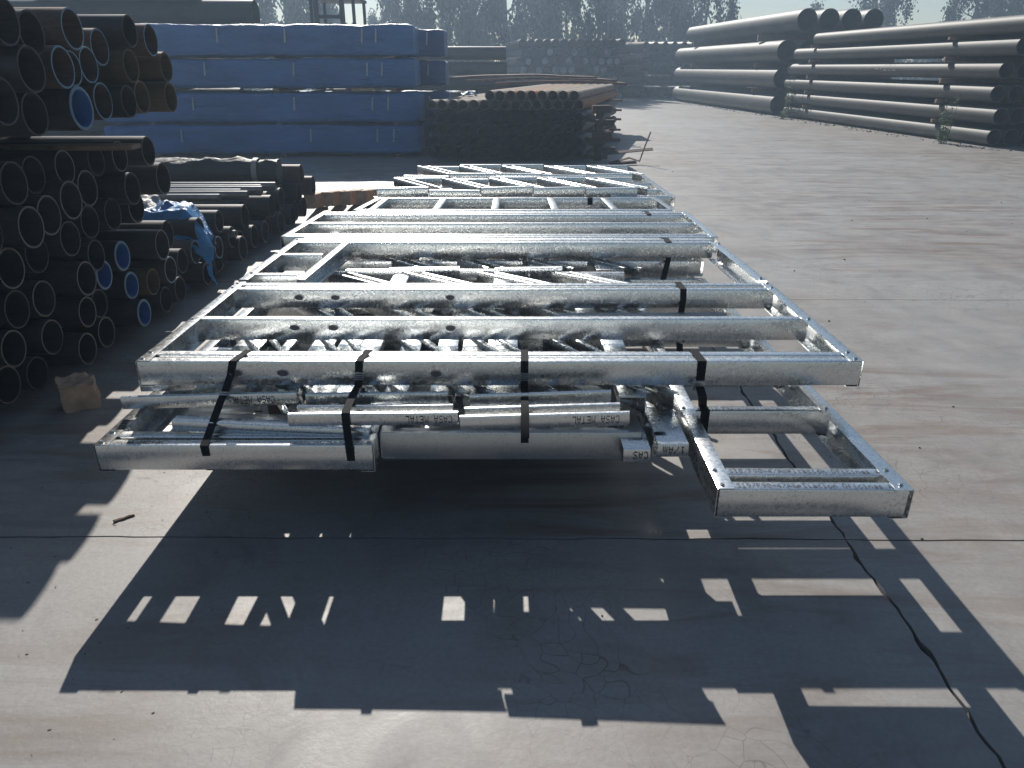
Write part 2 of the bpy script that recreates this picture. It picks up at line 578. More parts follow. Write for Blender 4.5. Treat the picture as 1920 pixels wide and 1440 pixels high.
XJ = [-60, -14.2, -7.75, 1.155, 16.5, 60]
YJ = [-6.0, -1.05, 2.16, 5.06, 8.29, 11.5, 14.75, 18, 21.2, 27.6, 34, 46, 60, 140]
def edge_pts(ax, c, a, b_, side, rough_amp):
    """points along a joint line with an irregular broken edge"""
    near = -1.2 < a < 12 and -14 < a
    n = max(2, int(abs(b_ - a) / (.035 if rough_amp > .002 else .4)))
    n = min(n, 160)
    pts = []
    for i in range(n + 1):
        s = a + (b_ - a) * i / n
        k = (noise.noise(Vector((s * 3.1, c * 5, 1))) * .8 + noise.noise(Vector((s * 13, c * 5, 7))) * .45) * rough_amp
        j = noise.noise(Vector((s * 30, c * 5, 3 + side))) * rough_amp * .16 + noise.noise(Vector((s * 11, c, 3 + side))) * rough_amp * .2
        chip = max(0, noise.noise(Vector((s * 9.5, c, 9 + side))) - .25) * rough_amp * .9
        off = k + side * (.0036 + abs(j) + chip)
        if i in (0, n):
            off = side * .002
        pts.append((s, c + off))
    return pts
for ix in range(len(XJ) - 1):
    for iy in range(len(YJ) - 1):
        x0, x1, y0, y1 = XJ[ix], XJ[ix + 1], YJ[iy], YJ[iy + 1]
        sl_ = 0.011
        bm = bmesh.new()
        def amp_x(xc, yc):   # the broken joint running away from the camera
            return .034 if (abs(xc - 1.155) < .01 and yc < 5.2) else .006
        def amp_y(yc):
            return .012 if yc < 2.3 else .006
        loop = []
        loop += [(s, c) for s, c in edge_pts('x', y0, x0 + .002, x1 - .002, 1, amp_y(y0))]
        loop += [(c, s) for s, c in edge_pts('y', x1, y0 + .004, y1 - .004, -1, amp_x(x1, y0))]
        loop += [(s, c) for s, c in reversed(edge_pts('x', y1, x0 + .002, x1 - .002, -1, amp_y(y1)))]
        loop += [(c, s) for s, c in reversed(edge_pts('y', x0, y0 + .004, y1 - .004, 1, amp_x(x0, y0)))]
        top = [bm.verts.new((x, y, 0)) for x, y in loop]
        bot = [bm.verts.new((x, y, -.034)) for x, y in loop]
        bm.faces.new(top)
        n = len(top)
        for i in range(n):
            bm.faces.new((top[i], bot[i], bot[(i + 1) % n], top[(i + 1) % n]))
        bmesh.ops.triangulate(bm, faces=[f for f in bm.faces if len(f.verts) > 4])
        slab = link('slab', finish(bm, M['concrete'], smooth=False), yard)
yard.rotation_euler = (0, 0, radians(-.35))

# ------------------------------------------------------------------ steel frames
TOP = .565   # working height of the top tier before its lift
tier(.9675, .031)
def frame(label, group='galvanised steel frames stacked in the bundle', cat='steel frame'):
    return thing('wall_panel', label, cat, group=group)

# --- top tier, front panel
f1 = frame('long front steel frame on top of the bundle, nearest the camera')
member('rail', (-1.33, 2.418, TOP + .002), (-1.33, 3.46, TOP + .002), f1, 'R', h=.094, b=.045, lip=0)
member('rail', (1.243, 2.418, TOP + .002), (1.243, 3.44, TOP + .002), f1, 'L', h=.094, b=.045, lip=0)
s = member('stud', (-1.327, 2.421, TOP - .001), (1.24, 2.421, TOP - .001), f1, 'L', b=.040)
s = member('stud', (-1.31, 2.524, TOP + .0005), (1.205, 2.516, TOP + .0005), f1, 'R', b=.040)
member('stud', (-1.31, 2.895, TOP), (1.225, 2.895, TOP), f1, 'L')
member('stud', (-1.31, 3.34, TOP), (1.225, 3.33, TOP), f1, 'L')
member('stud', (-1.30, 3.452, TOP), (1.20, 3.448, TOP), f1, 'R', b=.04)
for x, z in ((-.98, .522), (-.815, .522), (-.27, .520)):
    hole(f1, x, 2.42, z)
for x, z in ((-.90, .53), (-.74, .53), (-.255, .528)):
    hole(f1, x, 2.894, z)
for x in (-1.0, -.83, -.29):
    hole(f1, x, 3.336, .528)
for sx in (-1, 1):
    xx = -1.315 if sx < 0 else 1.222
    for yy in (2.44, 2.505, 2.89, 3.36, 3.43):
        screw(f1, (xx, yy, TOP + .002))
text_part('CASA METAL', f1, (-1.255, 2.49, TOP + .0015), (1, 0, 0), (0, 1, 0), .019, widen=.75)
text_part('CASA METAL', f1, (-1.255, 2.432, TOP + .0002), (1, 0, 0), (0, 1, 0), .017, widen=.75)

# --- top tier, second panel
f2 = frame('second steel frame from the front with short studs at its left side')
member('rail', (-1.335, 3.50, TOP + .002), (-1.31, 4.44, TOP + .002), f2, 'R', h=.094, b=.045, lip=0)
member('rail', (1.243, 3.49, TOP + .002), (1.222, 4.33, TOP + .002), f2, 'L', h=.094, b=.05, lip=0)
member('stud', (-1.30, 4.35, TOP), (1.19, 4.33, TOP), f2, 'L', wob=.003)
member('stud', (-1.29, 4.447, TOP + .001), (1.205, 4.43, TOP + .001), f2, 'R')
member('stud', (-1.055, 3.505, TOP + .0015), (-1.005, 4.34, TOP + .0015), f2, 'R', b=.042)
for y in (3.60, 4.03):
    member('stud', (-1.31, y, TOP), (-1.08 + (y - 3.5) * .05, y, TOP), f2, 'L')
for p in ((-1.31, 3.62), (-1.31, 4.05), (-1.29, 4.40), (1.215, 4.3), (1.22, 3.52)):
    screw(f2, (p[0], p[1], TOP + .003))

# --- top tier, third panel
f3 = frame('third steel frame from the front with closely spaced long studs')
member('rail', (-1.42, 4.50, TOP + .002), (-1.36, 5.38, TOP + .002), f3, 'R', h=.094, b=.045, lip=0)
member('rail', (1.262, 4.49, TOP + .002), (1.262, 5.36, TOP + .002), f3, 'L', h=.094, b=.045, lip=0)
for y, sd in ((4.505, 'L'), (4.60, 'R'), (4.93, 'L'), (5.24, 'L'), (5.345, 'R')):
    member('stud', (-1.40 + (y - 4.5) * .05, y, TOP), (1.24, y - .01, TOP), f3, sd, wob=.003)

# --- top tier, fourth panel: ladder with short noggings
f4 = frame('ladder shaped steel frame near the back of the bundle')
member('rail', (-1.16, 5.42, TOP), (-1.08, 5.98, TOP), f4, 'R', b=.045, lip=0)
member('rail', (1.19, 5.44, TOP), (1.16, 5.97, TOP), f4, 'L', b=.045, lip=0)
member('stud', (-1.14, 5.425, TOP - .001), (1.17, 5.43, TOP - .001), f4, 'L')
member('stud', (-1.08, 5.96, TOP - .001), (1.15, 5.95, TOP - .001), f4, 'L')
for x in (-1.0, -.53, -.1, .34, .78):
    member('nogging', (x, 5.47, TOP + .001), (x + (x * -.03), 5.955, TOP + .001), f4, 'L', b=.05)

# --- far end: trusses
def truss(label, x0, x1, y0, y1, z, n, slope=0.0, flats=(), group='galvanised trusses in the bundle', h=.09,
          chord_f=True, chord_b=True, seg=0, text=False, diag_w=.022, lean=.5, pair=True):
    t = thing('steel_truss', label, 'steel truss', group=group)
    L = x1 - x0
    zz = lambda x: z + slope * (x - x0)
    if seg:
        # chords in separate short lengths, staggered like the photo
        step = L / seg
        for k in range(seg):
            a = x0 + k * step + .004; b_ = a + step - .012
            dz = RND.uniform(-.012, .012); dy = RND.uniform(-.03, .03)
            if chord_f:
                member('chord', (a, y0 + dy, zz(a) + dz), (b_, y0 + dy + RND.uniform(-.02, .02), zz(b_) + dz + RND.uniform(-.01, .015)), t, 'L', h=h)
            if chord_b:
                member('chord', (a + .05, y1 + dy, zz(a) + dz), (b_ + .05, y1 + dy, zz(b_) + dz), t, 'L', h=h)
    else:
        if chord_f:
            member('chord', (x0, y0, zz(x0)), (x1, y0, zz(x1)), t, 'L', h=h)
        if chord_b:
            member('chord', (x0, y1, zz(x0)), (x1, y1, zz(x1)), t, 'L', h=h)
    for k in range(n):
        a = x0 + L * (k + .12) / n
        b_ = a + L / n * lean
        member('brace', (b_, y0 + .05, zz(b_) + .004), (a, y1 - .01, zz(a) + .004), t, 'R', h=h * .9, b=diag_w)
        if pair:
            member('brace', (b_ + .10, y0 + .05, zz(b_) + .002), (a + .10, y1 - .01, zz(a) + .002), t, 'R', h=h * .9, b=diag_w)
    for x in flats:
        member('web_plate', (x + .05, y0 + .045, zz(x) - .008), (x + .05, y1 - .01, zz(x) - .008), t, 'L', h=.09, b=.03, lip=0, flat=True)
    return t
truss('truss with slanting braces at the far end of the bundle, nearer row', -1.10, 1.02, 6.10, 6.72, TOP + .05, 5, seg=5, lean=.85, h=.075)
truss('truss with slanting braces at the far end of the bundle, last row', -.98, 1.10, 6.86, 7.5, TOP + .06, 5, seg=5, lean=.85, h=.075)
f5 = frame('narrow steel frame of thin studs at the far right end of the bundle')
member('rail', (1.31, 6.02, TOP), (1.27, 7.5, TOP), f5, 'L', b=.045, lip=0)
for y in (6.04, 6.38, 6.75, 7.1, 7.46):
    member('stud', (.80, y, TOP), (1.28, y, TOP), f5, 'L')
member('rail', (.80, 6.02, TOP + .002), (.80, 7.5, TOP + .002), f5, 'R', b=.045, lip=0)

tier(.962, .040)
# --- middle tier: short bars that stick out in front
def bar_set(label, x0, x1, y, z0, z1, rows, text_at=None, group='nested short bars under the front frame'):
    t = thing('nested_bars', label, 'steel bars', group=group)
    for k, (dy, dz, hh) in enumerate(rows):
        s_ = member('bar', (x0 + k * .012, y + dy, z0 + dz), (x1 - k * .022, y + dy + .0, z1 + dz), t, 'L', h=hh, b=.012, lip=0, mat=M['galv'], wob=.002)
    if text_at is not None:
        xx = text_at
        zt = z0 + (z1 - z0) * (xx - x0) / (x1 - x0)
        sl2 = (z1 - z0) / (x1 - x0)
        # print is upside down: starts at the right and runs left
        text_part('CASA METAL', t, (xx, y - .0005, zt - .008), (-1, 0, -sl2), (0, 0, -1), .027, widen=.62)
    return t
bar_set('three nested bars with upside down print, in the middle left under the front frame', -.749, -.181, 2.214, .456, .462,
        ((0, 0, .042), (.07, -.004, .045), (.142, .010, .045)), -.20)
bar_set('three nested bars with upside down print, right of the middle strap', -.173, .388, 2.19, .4575, .4745,
        ((0, 0, .045), (.07, -.002, .045), (.145, .012, .045)), .355)
bar_set('two slanting bars at the left end under the front frame', -1.385, -.76, 2.37, .448, .466,
        ((0, 0, .044), (.12, .016, .045)), -.84)
tier(.929, .0844)
t = thing('steel_bar', 'thin bar with upside down print wedged under the left bars', 'steel bar')
member('bar', (-1.20, 2.33, .372), (-.50, 2.30, .350), t, 'L', h=.035, b=.04, lip=0)
t = thing('steel_bar', 'short dark bar end sticking out right of the lower middle frame', 'steel bar')
member('bar', (.50, 2.23, .335), (.605, 2.23, .335), t, 'L', h=.045, b=.3, lip=0)
text_part('1/Am', t, (.592, 2.2285, .328), (-1, 0, 0), (0, 0, -1), .028, widen=.72)
t = thing('steel_bar', 'short bar end with cut off print below the lower middle frame', 'steel bar')
member('bar', (.385, 2.24, .312), (.478, 2.24, .312), t, 'L', h=.048, b=.3, lip=0)
text_part('CAS', t, (.47, 2.2385, .304), (-1, 0, 0), (0, 0, -1), .026, widen=.72)

tier(.962, .040)
# middle tier trusses seen through the front frames
truss('truss with flat web plates under the front frame, resting against the nested bars', -1.20, .42, 2.33, 3.02, .455, 5,
      flats=(-.78, -.12, .33), chord_f=False, lean=1.05)
truss('truss with wide flat plates below the second stud of the front frame', -1.15, .62, 3.06, 3.62, .46, 5, flats=(-.98, -.33, .25), seg=3, lean=1.0)
truss('truss below the opening of the second frame, nearer row', -1.1, .60, 3.68, 4.10, .45, 4, flats=(-.72, -.15, .36), seg=3, lean=1.05)
tt = truss('truss with two printed chords below the opening of the second frame', -1.0, .58, 4.13, 4.62, .45, 4, flats=(-.62, .05, .44), seg=0, chord_f=False, lean=1.05)
for a, b_ in ((-.70, -.30), (-.10, .285)):
    member('chord', (a, 4.12, .462), (b_, 4.10, .474), tt, 'L', h=.06)
    text_part('CASA METAL', tt, (b_ - .025, 4.10, .457), (-1, 0, -.02), (0, 0, -1), .034, widen=.72)
tt2 = thing('steel_bar', 'printed bar below the third stud of the front frame on the left', 'steel bar')
member('bar', (-1.14, 3.20, .462), (-.78, 3.19, .464), tt2, 'L', h=.06, b=.03)
text_part('CASA METAL', tt2, (-.84, 3.188, .452), (-1, 0, 0), (0, 0, -1), .034, widen=.60)

tier(1.0, 0.0)
# right-hand lower frame that sticks out towards the camera
f6 = frame('narrow steel frame jutting out at the lower right with printed flanges')
ZR = .425
member('rail', (.581, 1.792, ZR + .002), (.612, 4.05, ZR + .002), f6, 'R', h=.094, b=.047, lip=0)
member('rail', (1.132, 1.784, ZR + .002), (1.085, 4.05, ZR + .002), f6, 'L', h=.094, b=.05, lip=0)
for k, y in enumerate((1.790, 1.872, 2.305, 2.72, 3.18, 3.62, 4.02)):
    member('stud', (.587 + (k * .004), y, ZR), (1.118 - k * .006, y - (.006 if k < 2 else 0), ZR), f6, 'L', b=.042 if k else .044, wob=.001)
for x in (.598, 1.107):
    for y in (1.81, 1.893, 2.323):
        screw(f6, (x if x < 1 else x - (y - 1.75) * .02, y, ZR + .002))
text_part('S19/F90-4/Ampliacion Oficinas Ad', f6, (.640, 1.799, ZR + .0006), (1, -.012, 0), (0, 1, 0), .023, widen=.68, dot=.85)
text_part('S18/F90-4/Ampliacion Oficinas Ad', f6, (.640, 1.881, ZR + .0006), (1, -.012, 0), (0, 1, 0), .023, widen=.68, dot=.85)
text_part('S18/F90-4/Ampliacion', f6, (.68, 2.313, ZR + .0006), (1, -.012, 0), (0, 1, 0), .022, widen=.66, dot=.85)

f7 = thing('steel_rail', 'short flat rail with pointed end between the nested bars and the jutting right panel', 'steel rail')
member('rail', (.462, 2.14, ZR + .006), (.452, 2.37, ZR + .006), f7, 'R', h=.09, b=.045, lip=0)
f15 = thing('short_studs', 'two short studs side by side just left of the jutting right panel', 'steel studs')
for y in (2.47, 2.69):
    member('stud', (.505, y, ZR - .096), (.64, y, ZR - .096), f15, 'L')
screw(f7, (.447, 2.18, ZR + .007)); screw(f7, (.440, 2.33, ZR + .007))

# lower tier
ZL = .33
tier(.929, .0844)
f8 = frame('lower left steel frame sticking out past the front frame')
member('rail', (-1.433, 2.228, ZL + .002), (-1.433, 4.2, ZL + .002), f8, 'R', h=.094, b=.047, lip=0)
member('rail', (-.475, 2.228, ZL + .002), (-.475, 4.2, ZL + .002), f8, 'L', h=.094, b=.045, lip=0)
for y, sd in ((2.231, 'L'), (2.34, 'R'), (2.80, 'L'), (3.15, 'L'), (3.5, 'L'), (3.95, 'L')):
    member('stud', (-1.428, y, ZL), (-.48, y, ZL), f8, sd, b=.041)
text_part('CASA METAL', f8, (-1.375, 2.242, ZL + .0014), (1, 0, 0), (0, 1, 0), .018, widen=1.05)
for y in (2.25, 2.325):
    screw(f8, (-1.415, y, ZL + .003)); screw(f8, (-.493, y, ZL + .003))
f9 = frame('lower middle steel frame behind the nested bars')
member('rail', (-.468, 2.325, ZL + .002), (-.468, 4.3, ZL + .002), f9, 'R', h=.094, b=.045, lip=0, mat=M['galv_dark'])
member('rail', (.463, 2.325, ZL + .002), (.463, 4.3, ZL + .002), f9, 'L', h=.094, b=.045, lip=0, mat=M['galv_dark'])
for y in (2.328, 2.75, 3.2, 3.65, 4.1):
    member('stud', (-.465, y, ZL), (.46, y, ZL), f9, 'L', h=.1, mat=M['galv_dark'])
tier(.957, .045)
f11 = frame('back lower steel frame under the third and fourth frames')
for y in (4.4, 4.8, 5.3, 5.8, 6.3, 6.8, 7.3):
    member('stud', (-1.25, y, .44), (1.15, y, .44), f11, 'L')
member('rail', (-1.26, 4.38, .442), (-1.2, 7.4, .442), f11, 'R', b=.045, lip=0)
member('rail', (1.16, 4.38, .442), (1.16, 7.4, .442), f11, 'L', b=.045, lip=0)
f12 = frame('bottom back steel frame resting on the timbers')
for y in (4.5, 5.2, 5.9, 6.6, 7.3):
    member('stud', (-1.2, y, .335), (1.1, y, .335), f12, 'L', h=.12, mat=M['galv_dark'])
member('rail', (-1.21, 4.48, .337), (-1.2, 7.4, .337), f12, 'R', h=.12, b=.045, lip=0)
member('rail', (1.11, 4.48, .337), (1.11, 7.4, .337), f12, 'L', h=.12, b=.045, lip=0)
tier(.93, .084)
f13 = thing('sun_blocker_studs', 'layer of flat steel studs added under the front panel to block sunlight', 'steel studs')  # added layer: blocks the sun below the bundle, gaps leave lit patches
for k, y in enumerate((2.50, 2.60, 2.70, 2.80, 2.90, 3.0, 3.1, 3.2, 3.3, 3.42, 3.55, 3.7)):
    xr = .40 if k < 3 else .56
    xl = -.71 if 1 < k < 7 else -1.40
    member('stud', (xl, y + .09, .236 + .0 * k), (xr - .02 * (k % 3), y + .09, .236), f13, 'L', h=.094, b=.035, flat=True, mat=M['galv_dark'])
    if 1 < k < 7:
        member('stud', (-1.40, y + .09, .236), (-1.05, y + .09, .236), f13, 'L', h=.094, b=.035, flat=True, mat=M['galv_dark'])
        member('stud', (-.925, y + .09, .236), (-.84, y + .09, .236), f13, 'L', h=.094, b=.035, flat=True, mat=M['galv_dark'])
tier(.962, .040)
f14 = thing('tracks_with_blockers', 'dark tracks under the front panel with flat tracks added to shape its shadow', 'steel tracks')  # flat tracks are added to break up sunlight in the bundle's shadow
for x, w_ in ((-1.10, .03), (-1.0, .04), (-.89, .09), (-.70, .10), (-.50, .08), (-.335, .08), (-.245, .08), (-.135, .08)):
    member('track', (x + w_ / 2, 2.40, .442), (x + w_ / 2 + RND.uniform(-.02, .02), 3.02, .442), f14, 'L', h=w_, b=.03, lip=0, flat=True)
member('track', (-.10, 2.74, .452), (.34, 2.73, .452), f14, 'L', h=.12, b=.03, lip=0, flat=True)
member('track', (-1.16, 2.42, .442), (-1.17, 3.0, .442), f14, 'L', h=.11, b=.03, lip=0, flat=True)
for k, (y, x0_, x1_) in enumerate(((3.14, .25, 1.0), (3.20, .30, 1.02), (3.26, .22, 1.0), (2.53, -.28, .05))):
    member('track', (x0_, y, .464), (x1_, y + .01, .464), f14, 'L', h=.03, b=.03, lip=0, mat=M['galv_dark'])
tier(1.0, 0.0)
g = 'timbers carrying the bundle'
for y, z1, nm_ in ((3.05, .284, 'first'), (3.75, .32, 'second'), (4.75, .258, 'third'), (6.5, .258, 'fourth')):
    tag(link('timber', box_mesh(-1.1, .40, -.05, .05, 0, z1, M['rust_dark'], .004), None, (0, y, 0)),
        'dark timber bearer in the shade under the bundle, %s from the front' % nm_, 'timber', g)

# straps
def ribbon(pts, w, t, mat, side=(1, 0, 0)):
    """flat band following pts, width along side"""
    bm = bmesh.new()
    S = Vector(side).normalized()
    P = [Vector(p) for p in pts]
    rings = []
    for i, p in enumerate(P):
        d = (P[min(i + 1, len(P) - 1)] - P[max(i - 1, 0)]).normalized()
        n_ = d.cross(S).normalized() * t / 2
        rings.append([bm.verts.new(q) for q in (p - S * w / 2 - n_, p + S * w / 2 - n_, p + S * w / 2 + n_, p - S * w / 2 + n_)])
    for a, b_ in zip(rings[:-1], rings[1:]):
        for i in range(4):
            bm.faces.new((a[i], a[(i + 1) % 4], b_[(i + 1) % 4], b_[i]))
    bm.faces.new(rings[0]); bm.faces.new(rings[-1][::-1])
    return finish(bm, mat, 60)
def strap(label, pts, buckle=None, w=.026, ridges=True):
    s_ = thing('strap', label, 'strap', group='black straps round the bundle')
    link('band', ribbon(pts, w, .002, M['strap']), s_)
    if buckle:
        bx_, by_, bz_ = buckle
        if ridges:
            bm = bmesh.new()
            for k in range(4):
                m_ = Matrix.Translation((bx_, by_, bz_ + (k - 1.5) * .008)) @ Matrix.Rotation(.05, 4, 'Y')
                box(bm, -.016, .016, -.003, .003, -.0022, .0022, m_)
            bmesh.ops.bevel(bm, geom=bm.edges[:], offset=.0008, segments=1, affect='EDGES')
        else:
            bm = bmesh.new()
            box(bm, -.018, .018, -.004, .004, -.016, .016, Matrix.Translation((bx_, by_, bz_)))
            box(bm, -.023, -.012, -.006, .003, -.022, .01, Matrix.Translation((bx_, by_, bz_ - .002)) @ Matrix.Rotation(.2, 4, 'Y'))
            bmesh.ops.bevel(bm, geom=bm.edges[:], offset=.0012, segments=1, affect='EDGES')
        link('buckle', finish(bm, M['buckle']), s_)
    return s_
strap('leftmost slanting black strap round the front and lower left frames',
      [(-0.935, 2.452, 0.546), (-0.934, 2.446, 0.599), (-0.953, 2.336, 0.599), (-0.969, 2.339, 0.546), (-0.978, 2.295, 0.505), (-0.979, 2.257, 0.493),
       (-0.979, 2.098, 0.424), (-0.978, 2.068, 0.417), (-0.976, 2.078, 0.322), (-0.976, 2.121, 0.319)], (-0.975, 2.272, 0.499))
strap('second black strap from the left, over the left nested bars',
      [(-0.509, 2.452, 0.546), (-0.508, 2.446, 0.599), (-0.522, 2.336, 0.599), (-0.532, 2.339, 0.506), (-0.533, 2.256, 0.513), (-0.534, 2.126, 0.503),
       (-0.533, 2.124, 0.455), (-0.516, 2.064, 0.417), (-0.516, 2.078, 0.322), (-0.514, 2.121, 0.319)], (-0.528, 2.335, 0.544))
strap('third black strap from the left, over the right nested bars',
      [(0.044, 2.452, 0.546), (0.044, 2.446, 0.599), (0.043, 2.336, 0.599), (0.043, 2.339, 0.506), (0.042, 2.215, 0.506), (0.041, 2.103, 0.511),
       (0.041, 2.030, 0.464), (0.042, 2.157, 0.417), (0.042, 2.171, 0.309), (0.042, 2.206, 0.309)], (0.043, 2.335, 0.541))
strap('rightmost front black strap with a steel clamp, round the front frame and right frame',
      [(0.644, 2.452, 0.546), (0.643, 2.446, 0.599), (0.650, 2.336, 0.599), (0.650, 2.341, 0.506), (0.642, 2.260, 0.499), (0.668, 2.340, 0.430), (0.670, 2.302, 0.428), (0.668, 2.298, 0.300)],
      (0.648, 2.337, 0.511), .03, False)
strap('black strap hanging down from the third stud of the front frame',
      [(0.775, 3.351, 0.566), (0.774, 3.342, 0.600), (0.774, 3.220, 0.600), (0.778, 3.222, 0.546), (0.747, 3.131, 0.460), (0.727, 2.982, 0.383)], None, .028)
strap('black strap over the back stud of the second frame',
      [(0.901, 4.310, 0.566), (0.900, 4.305, 0.600), (0.900, 4.194, 0.600), (0.907, 4.202, 0.506), (0.842, 3.997, 0.434)], None, .032)
strap('black strap at the far stud of the third frame',
      [(0.934, 5.185, 0.599), (0.934, 5.060, 0.599), (0.960, 5.069, 0.511)], None, .03)
strap('black strap across the ladder shaped frame',
      [(0.600, 5.785, 0.600), (0.600, 5.751, 0.600), (0.602, 5.764, 0.506)], None, .04)

# ------------------------------------------------------------------ left pipe stack
KF = 1380.0
PC, PS = cos(radians(23.29)), sin(radians(23.29))
# end centres (distance from the camera, height, radius, style) measured for the
# stack face; the pipes lie along X
FACE = [  # x, y, z, r, style
]
def face_pt(px, py, X):
    # ray through the photograph at the plane x = X
    a = (px - 960) / KF
    dx, dy, dz = a, PC - (py - 720) / KF * -PS * -1, 0
    fw = Vector((0, PC, -PS)); up = Vector((0, PS, PC))
    d = fw + Vector((1, 0, 0)) * a - up * ((py - 720) / KF)
    s_ = X / d.x
    p = Vector((0, 0, CAM_H)) + d * s_
    return p, s_
raw_upper = [(138, 66, 70, 'r'), (198, 92, 62, 'r'), (60, 62, 76, 'd'), (108, 126, 72, 'r'), (148, 140, 60, 'r'), (178, 126, 62, 'r'),
             (245, 122, 58, 'y'), (272, 75, 54, 'r'), (152, 196, 76, 'b'), (200, 184, 64, 'r'), (268, 182, 56, 'y'), (302, 128, 50, 'y'),
             (308, 180, 50, 'y'), (40, 130, 80, 'd'), (70, 200, 78, 'd'), (10, 60, 84, 'd'), (0, 190, 84, 'd'), (236, 190, 56, 'd'), (232, 60, 54, 'd')]
raw_lower = [(130, 303, 62, 's'), (222, 280, 54, 's'), (186, 290, 56, 'd'), (272, 278, 52, 's'), (303, 335, 56, 's'), (128, 367, 68, 's'),
             (178, 358, 64, 's'), (232, 335, 58, 'd'), (38, 400, 76, 's'), (80, 397, 72, 's'), (0, 415, 80, 's'), (270, 388, 58, 's'),
             (225, 395, 58, 'd'), (28, 480, 76, 's'), (85, 470, 68, 'd'), (150, 525, 62, 's'), (198, 512, 54, 'b'), (240, 480, 54, 'b'),
             (292, 462, 54, 's'), (308, 505, 48, 'r'), (255, 540, 50, 'b'), (263, 582, 50, 'b'), (286, 528, 48, 'y'), (96, 560, 66, 's'),
             (155, 582, 56, 's'), (50, 580, 70, 'd'), (110, 632, 64, 's'), (212, 624, 56, 's'), (150, 654, 58, 's'), (42, 655, 68, 's'),
             (25, 720, 70, 's'), (75, 320, 68, 'd'), (20, 320, 78, 'd'), (120, 430, 64, 'd'), (175, 425, 60, 'd'), (200, 570, 52, 'd'),
             (80, 700, 62, 'd'), (180, 470, 56, 'd'), (-40, 560, 78, 'd'), (-50, 650, 74, 'd'), (-45, 480, 80, 'd'), (-45, 330, 84, 'd'),
             (322, 440, 50, 'd'), (328, 540, 46, 'd'), (310, 580, 46, 'd'), (345, 505, 44, 'd'), (372, 480, 42, 'r'), (398, 470, 40, 'r'),
             (382, 512, 40, 's'), (350, 560, 42, 'd'), (400, 540, 38, 'd'), (430, 456, 38, 's'), (432, 500, 38, 'd'), (412, 415, 40, 's'), (378, 430, 42, 'd')]
circ = []
for rows, X in ((raw_upper, -2.07), (raw_lower, -2.25)):
    for px, py, hh, st in rows:
        p, s_ = face_pt(px, py, X)
        circ.append([X, p.y, p.z, hh / 2 / KF * s_ * 1.04, st, rows is raw_upper])
for c in circ:
    c[3] = min(max(c[3], .078), .112)
SEP = 1.235   # top of the timber under the upper pipes
for it in range(120):
    for i in range(len(circ)):
        for j in range(i):
            a, b_ = circ[i], circ[j]
            dy, dz = a[1] - b_[1], a[2] - b_[2]
            dd = sqrt(dy * dy + dz * dz) + 1e-6
            ov = a[3] + b_[3] + .003 - dd
            if ov > 0:
                ov *= .5
                a[1] += dy / dd * ov; a[2] += dz / dd * ov
                b_[1] -= dy / dd * ov; b_[2] -= dz / dd * ov
    for c in circ:
        if c[5]:
            c[2] = max(c[2], SEP + c[3] + .002)
        else:
            c[2] = max(c[2], .06 + c[3]); c[2] = min(c[2], SEP - .10 - c[3])
LEN = 5.6
# label rows: level by height, then order from the camera
circ.sort(key=lambda c: c[2])
lv = {}
for c in circ:
    k = ('u' if c[5] else 'l', int((c[2] - (SEP if c[5] else .06)) / .175))
    lv.setdefault(k, []).append(c)
tube_cache = {}
def pipe_thing(label, x_end, y, z, r, length, mat, rim=None, liner=False, group=None, rz=0.0, name='steel_pipe', wall=None, ry=0.0, seg=24):
    key = (round(r, 3), length, mat.name, rim.name if rim else '', seg)
    rr = round(r, 3)
    w = wall or max(.006, rr * .09)
    if key not in tube_cache:
        tube_cache[key] = tube_mesh(rr, length, w, mat, seg, rim)
    o = link(name, tube_cache[key], None, (x_end, y, z), (RND.random() * 0, ry, rz))
    tag(o, label, 'pipe', group)
    if liner:
        k2 = ('liner', rr)
        if k2 not in tube_cache:
            bm = bmesh.new()
            seg_ = 20
            ra = rr - w - .002
            rings = []
            for rad, x in ((rr * .985, .003), (ra - .004, .004), (ra - .006, -.05), (ra - .006, -1.2)):
                rings.append([bm.verts.new((x, rad * cos(2 * pi * i / seg_), rad * sin(2 * pi * i / seg_))) for i in range(seg_)])
            for a, b_ in zip(rings[:-1], rings[1:]):
                for i in range(seg_):
                    bm.faces.new((a[i], a[(i + 1) % seg_], b_[(i + 1) % seg_], b_[i]))
            me = finish(bm, M['liner'])
            me.materials.append(M['rim'])
            for p in me.polygons[:seg_]:
                p.material_index = 1
            tube_cache[k2] = me
        link('lining', tube_cache[k2], o)
    return o
STY = {'r': ('pale rimmed pipe', 'pipe_brown', 'rim', False), 'b': ('blue lined pipe', 'pipe', 'rim', True),
       'd': ('dark pipe', 'pipe', None, False), 's': ('steel rimmed pipe', 'pipe', 'rim_steel', False),
       'y': ('ochre painted pipe', 'pipe_yellow', None, False)}
for (ul, k), row in sorted(lv.items()):
    row.sort(key=lambda c: c[1])
    for i, c in enumerate(row):
        nm, mt, rim, ln = STY[c[4]]
        where = 'upper' if ul == 'u' else 'lower'
        lab = '%s in the %s left stack, %s layer up, %s from front' % (nm, where, ORD[k + 1], ORD[i + 1])
        xe = c[0] + RND.uniform(-.05, .05) - max(0, c[1] - 5) * 0
        pipe_thing(lab, xe, c[1], c[2], c[3], LEN, M[mt], M[rim] if rim else None, ln,
                   'pipes in the %s left stack' % where, rz=RND.uniform(-.006, .006))
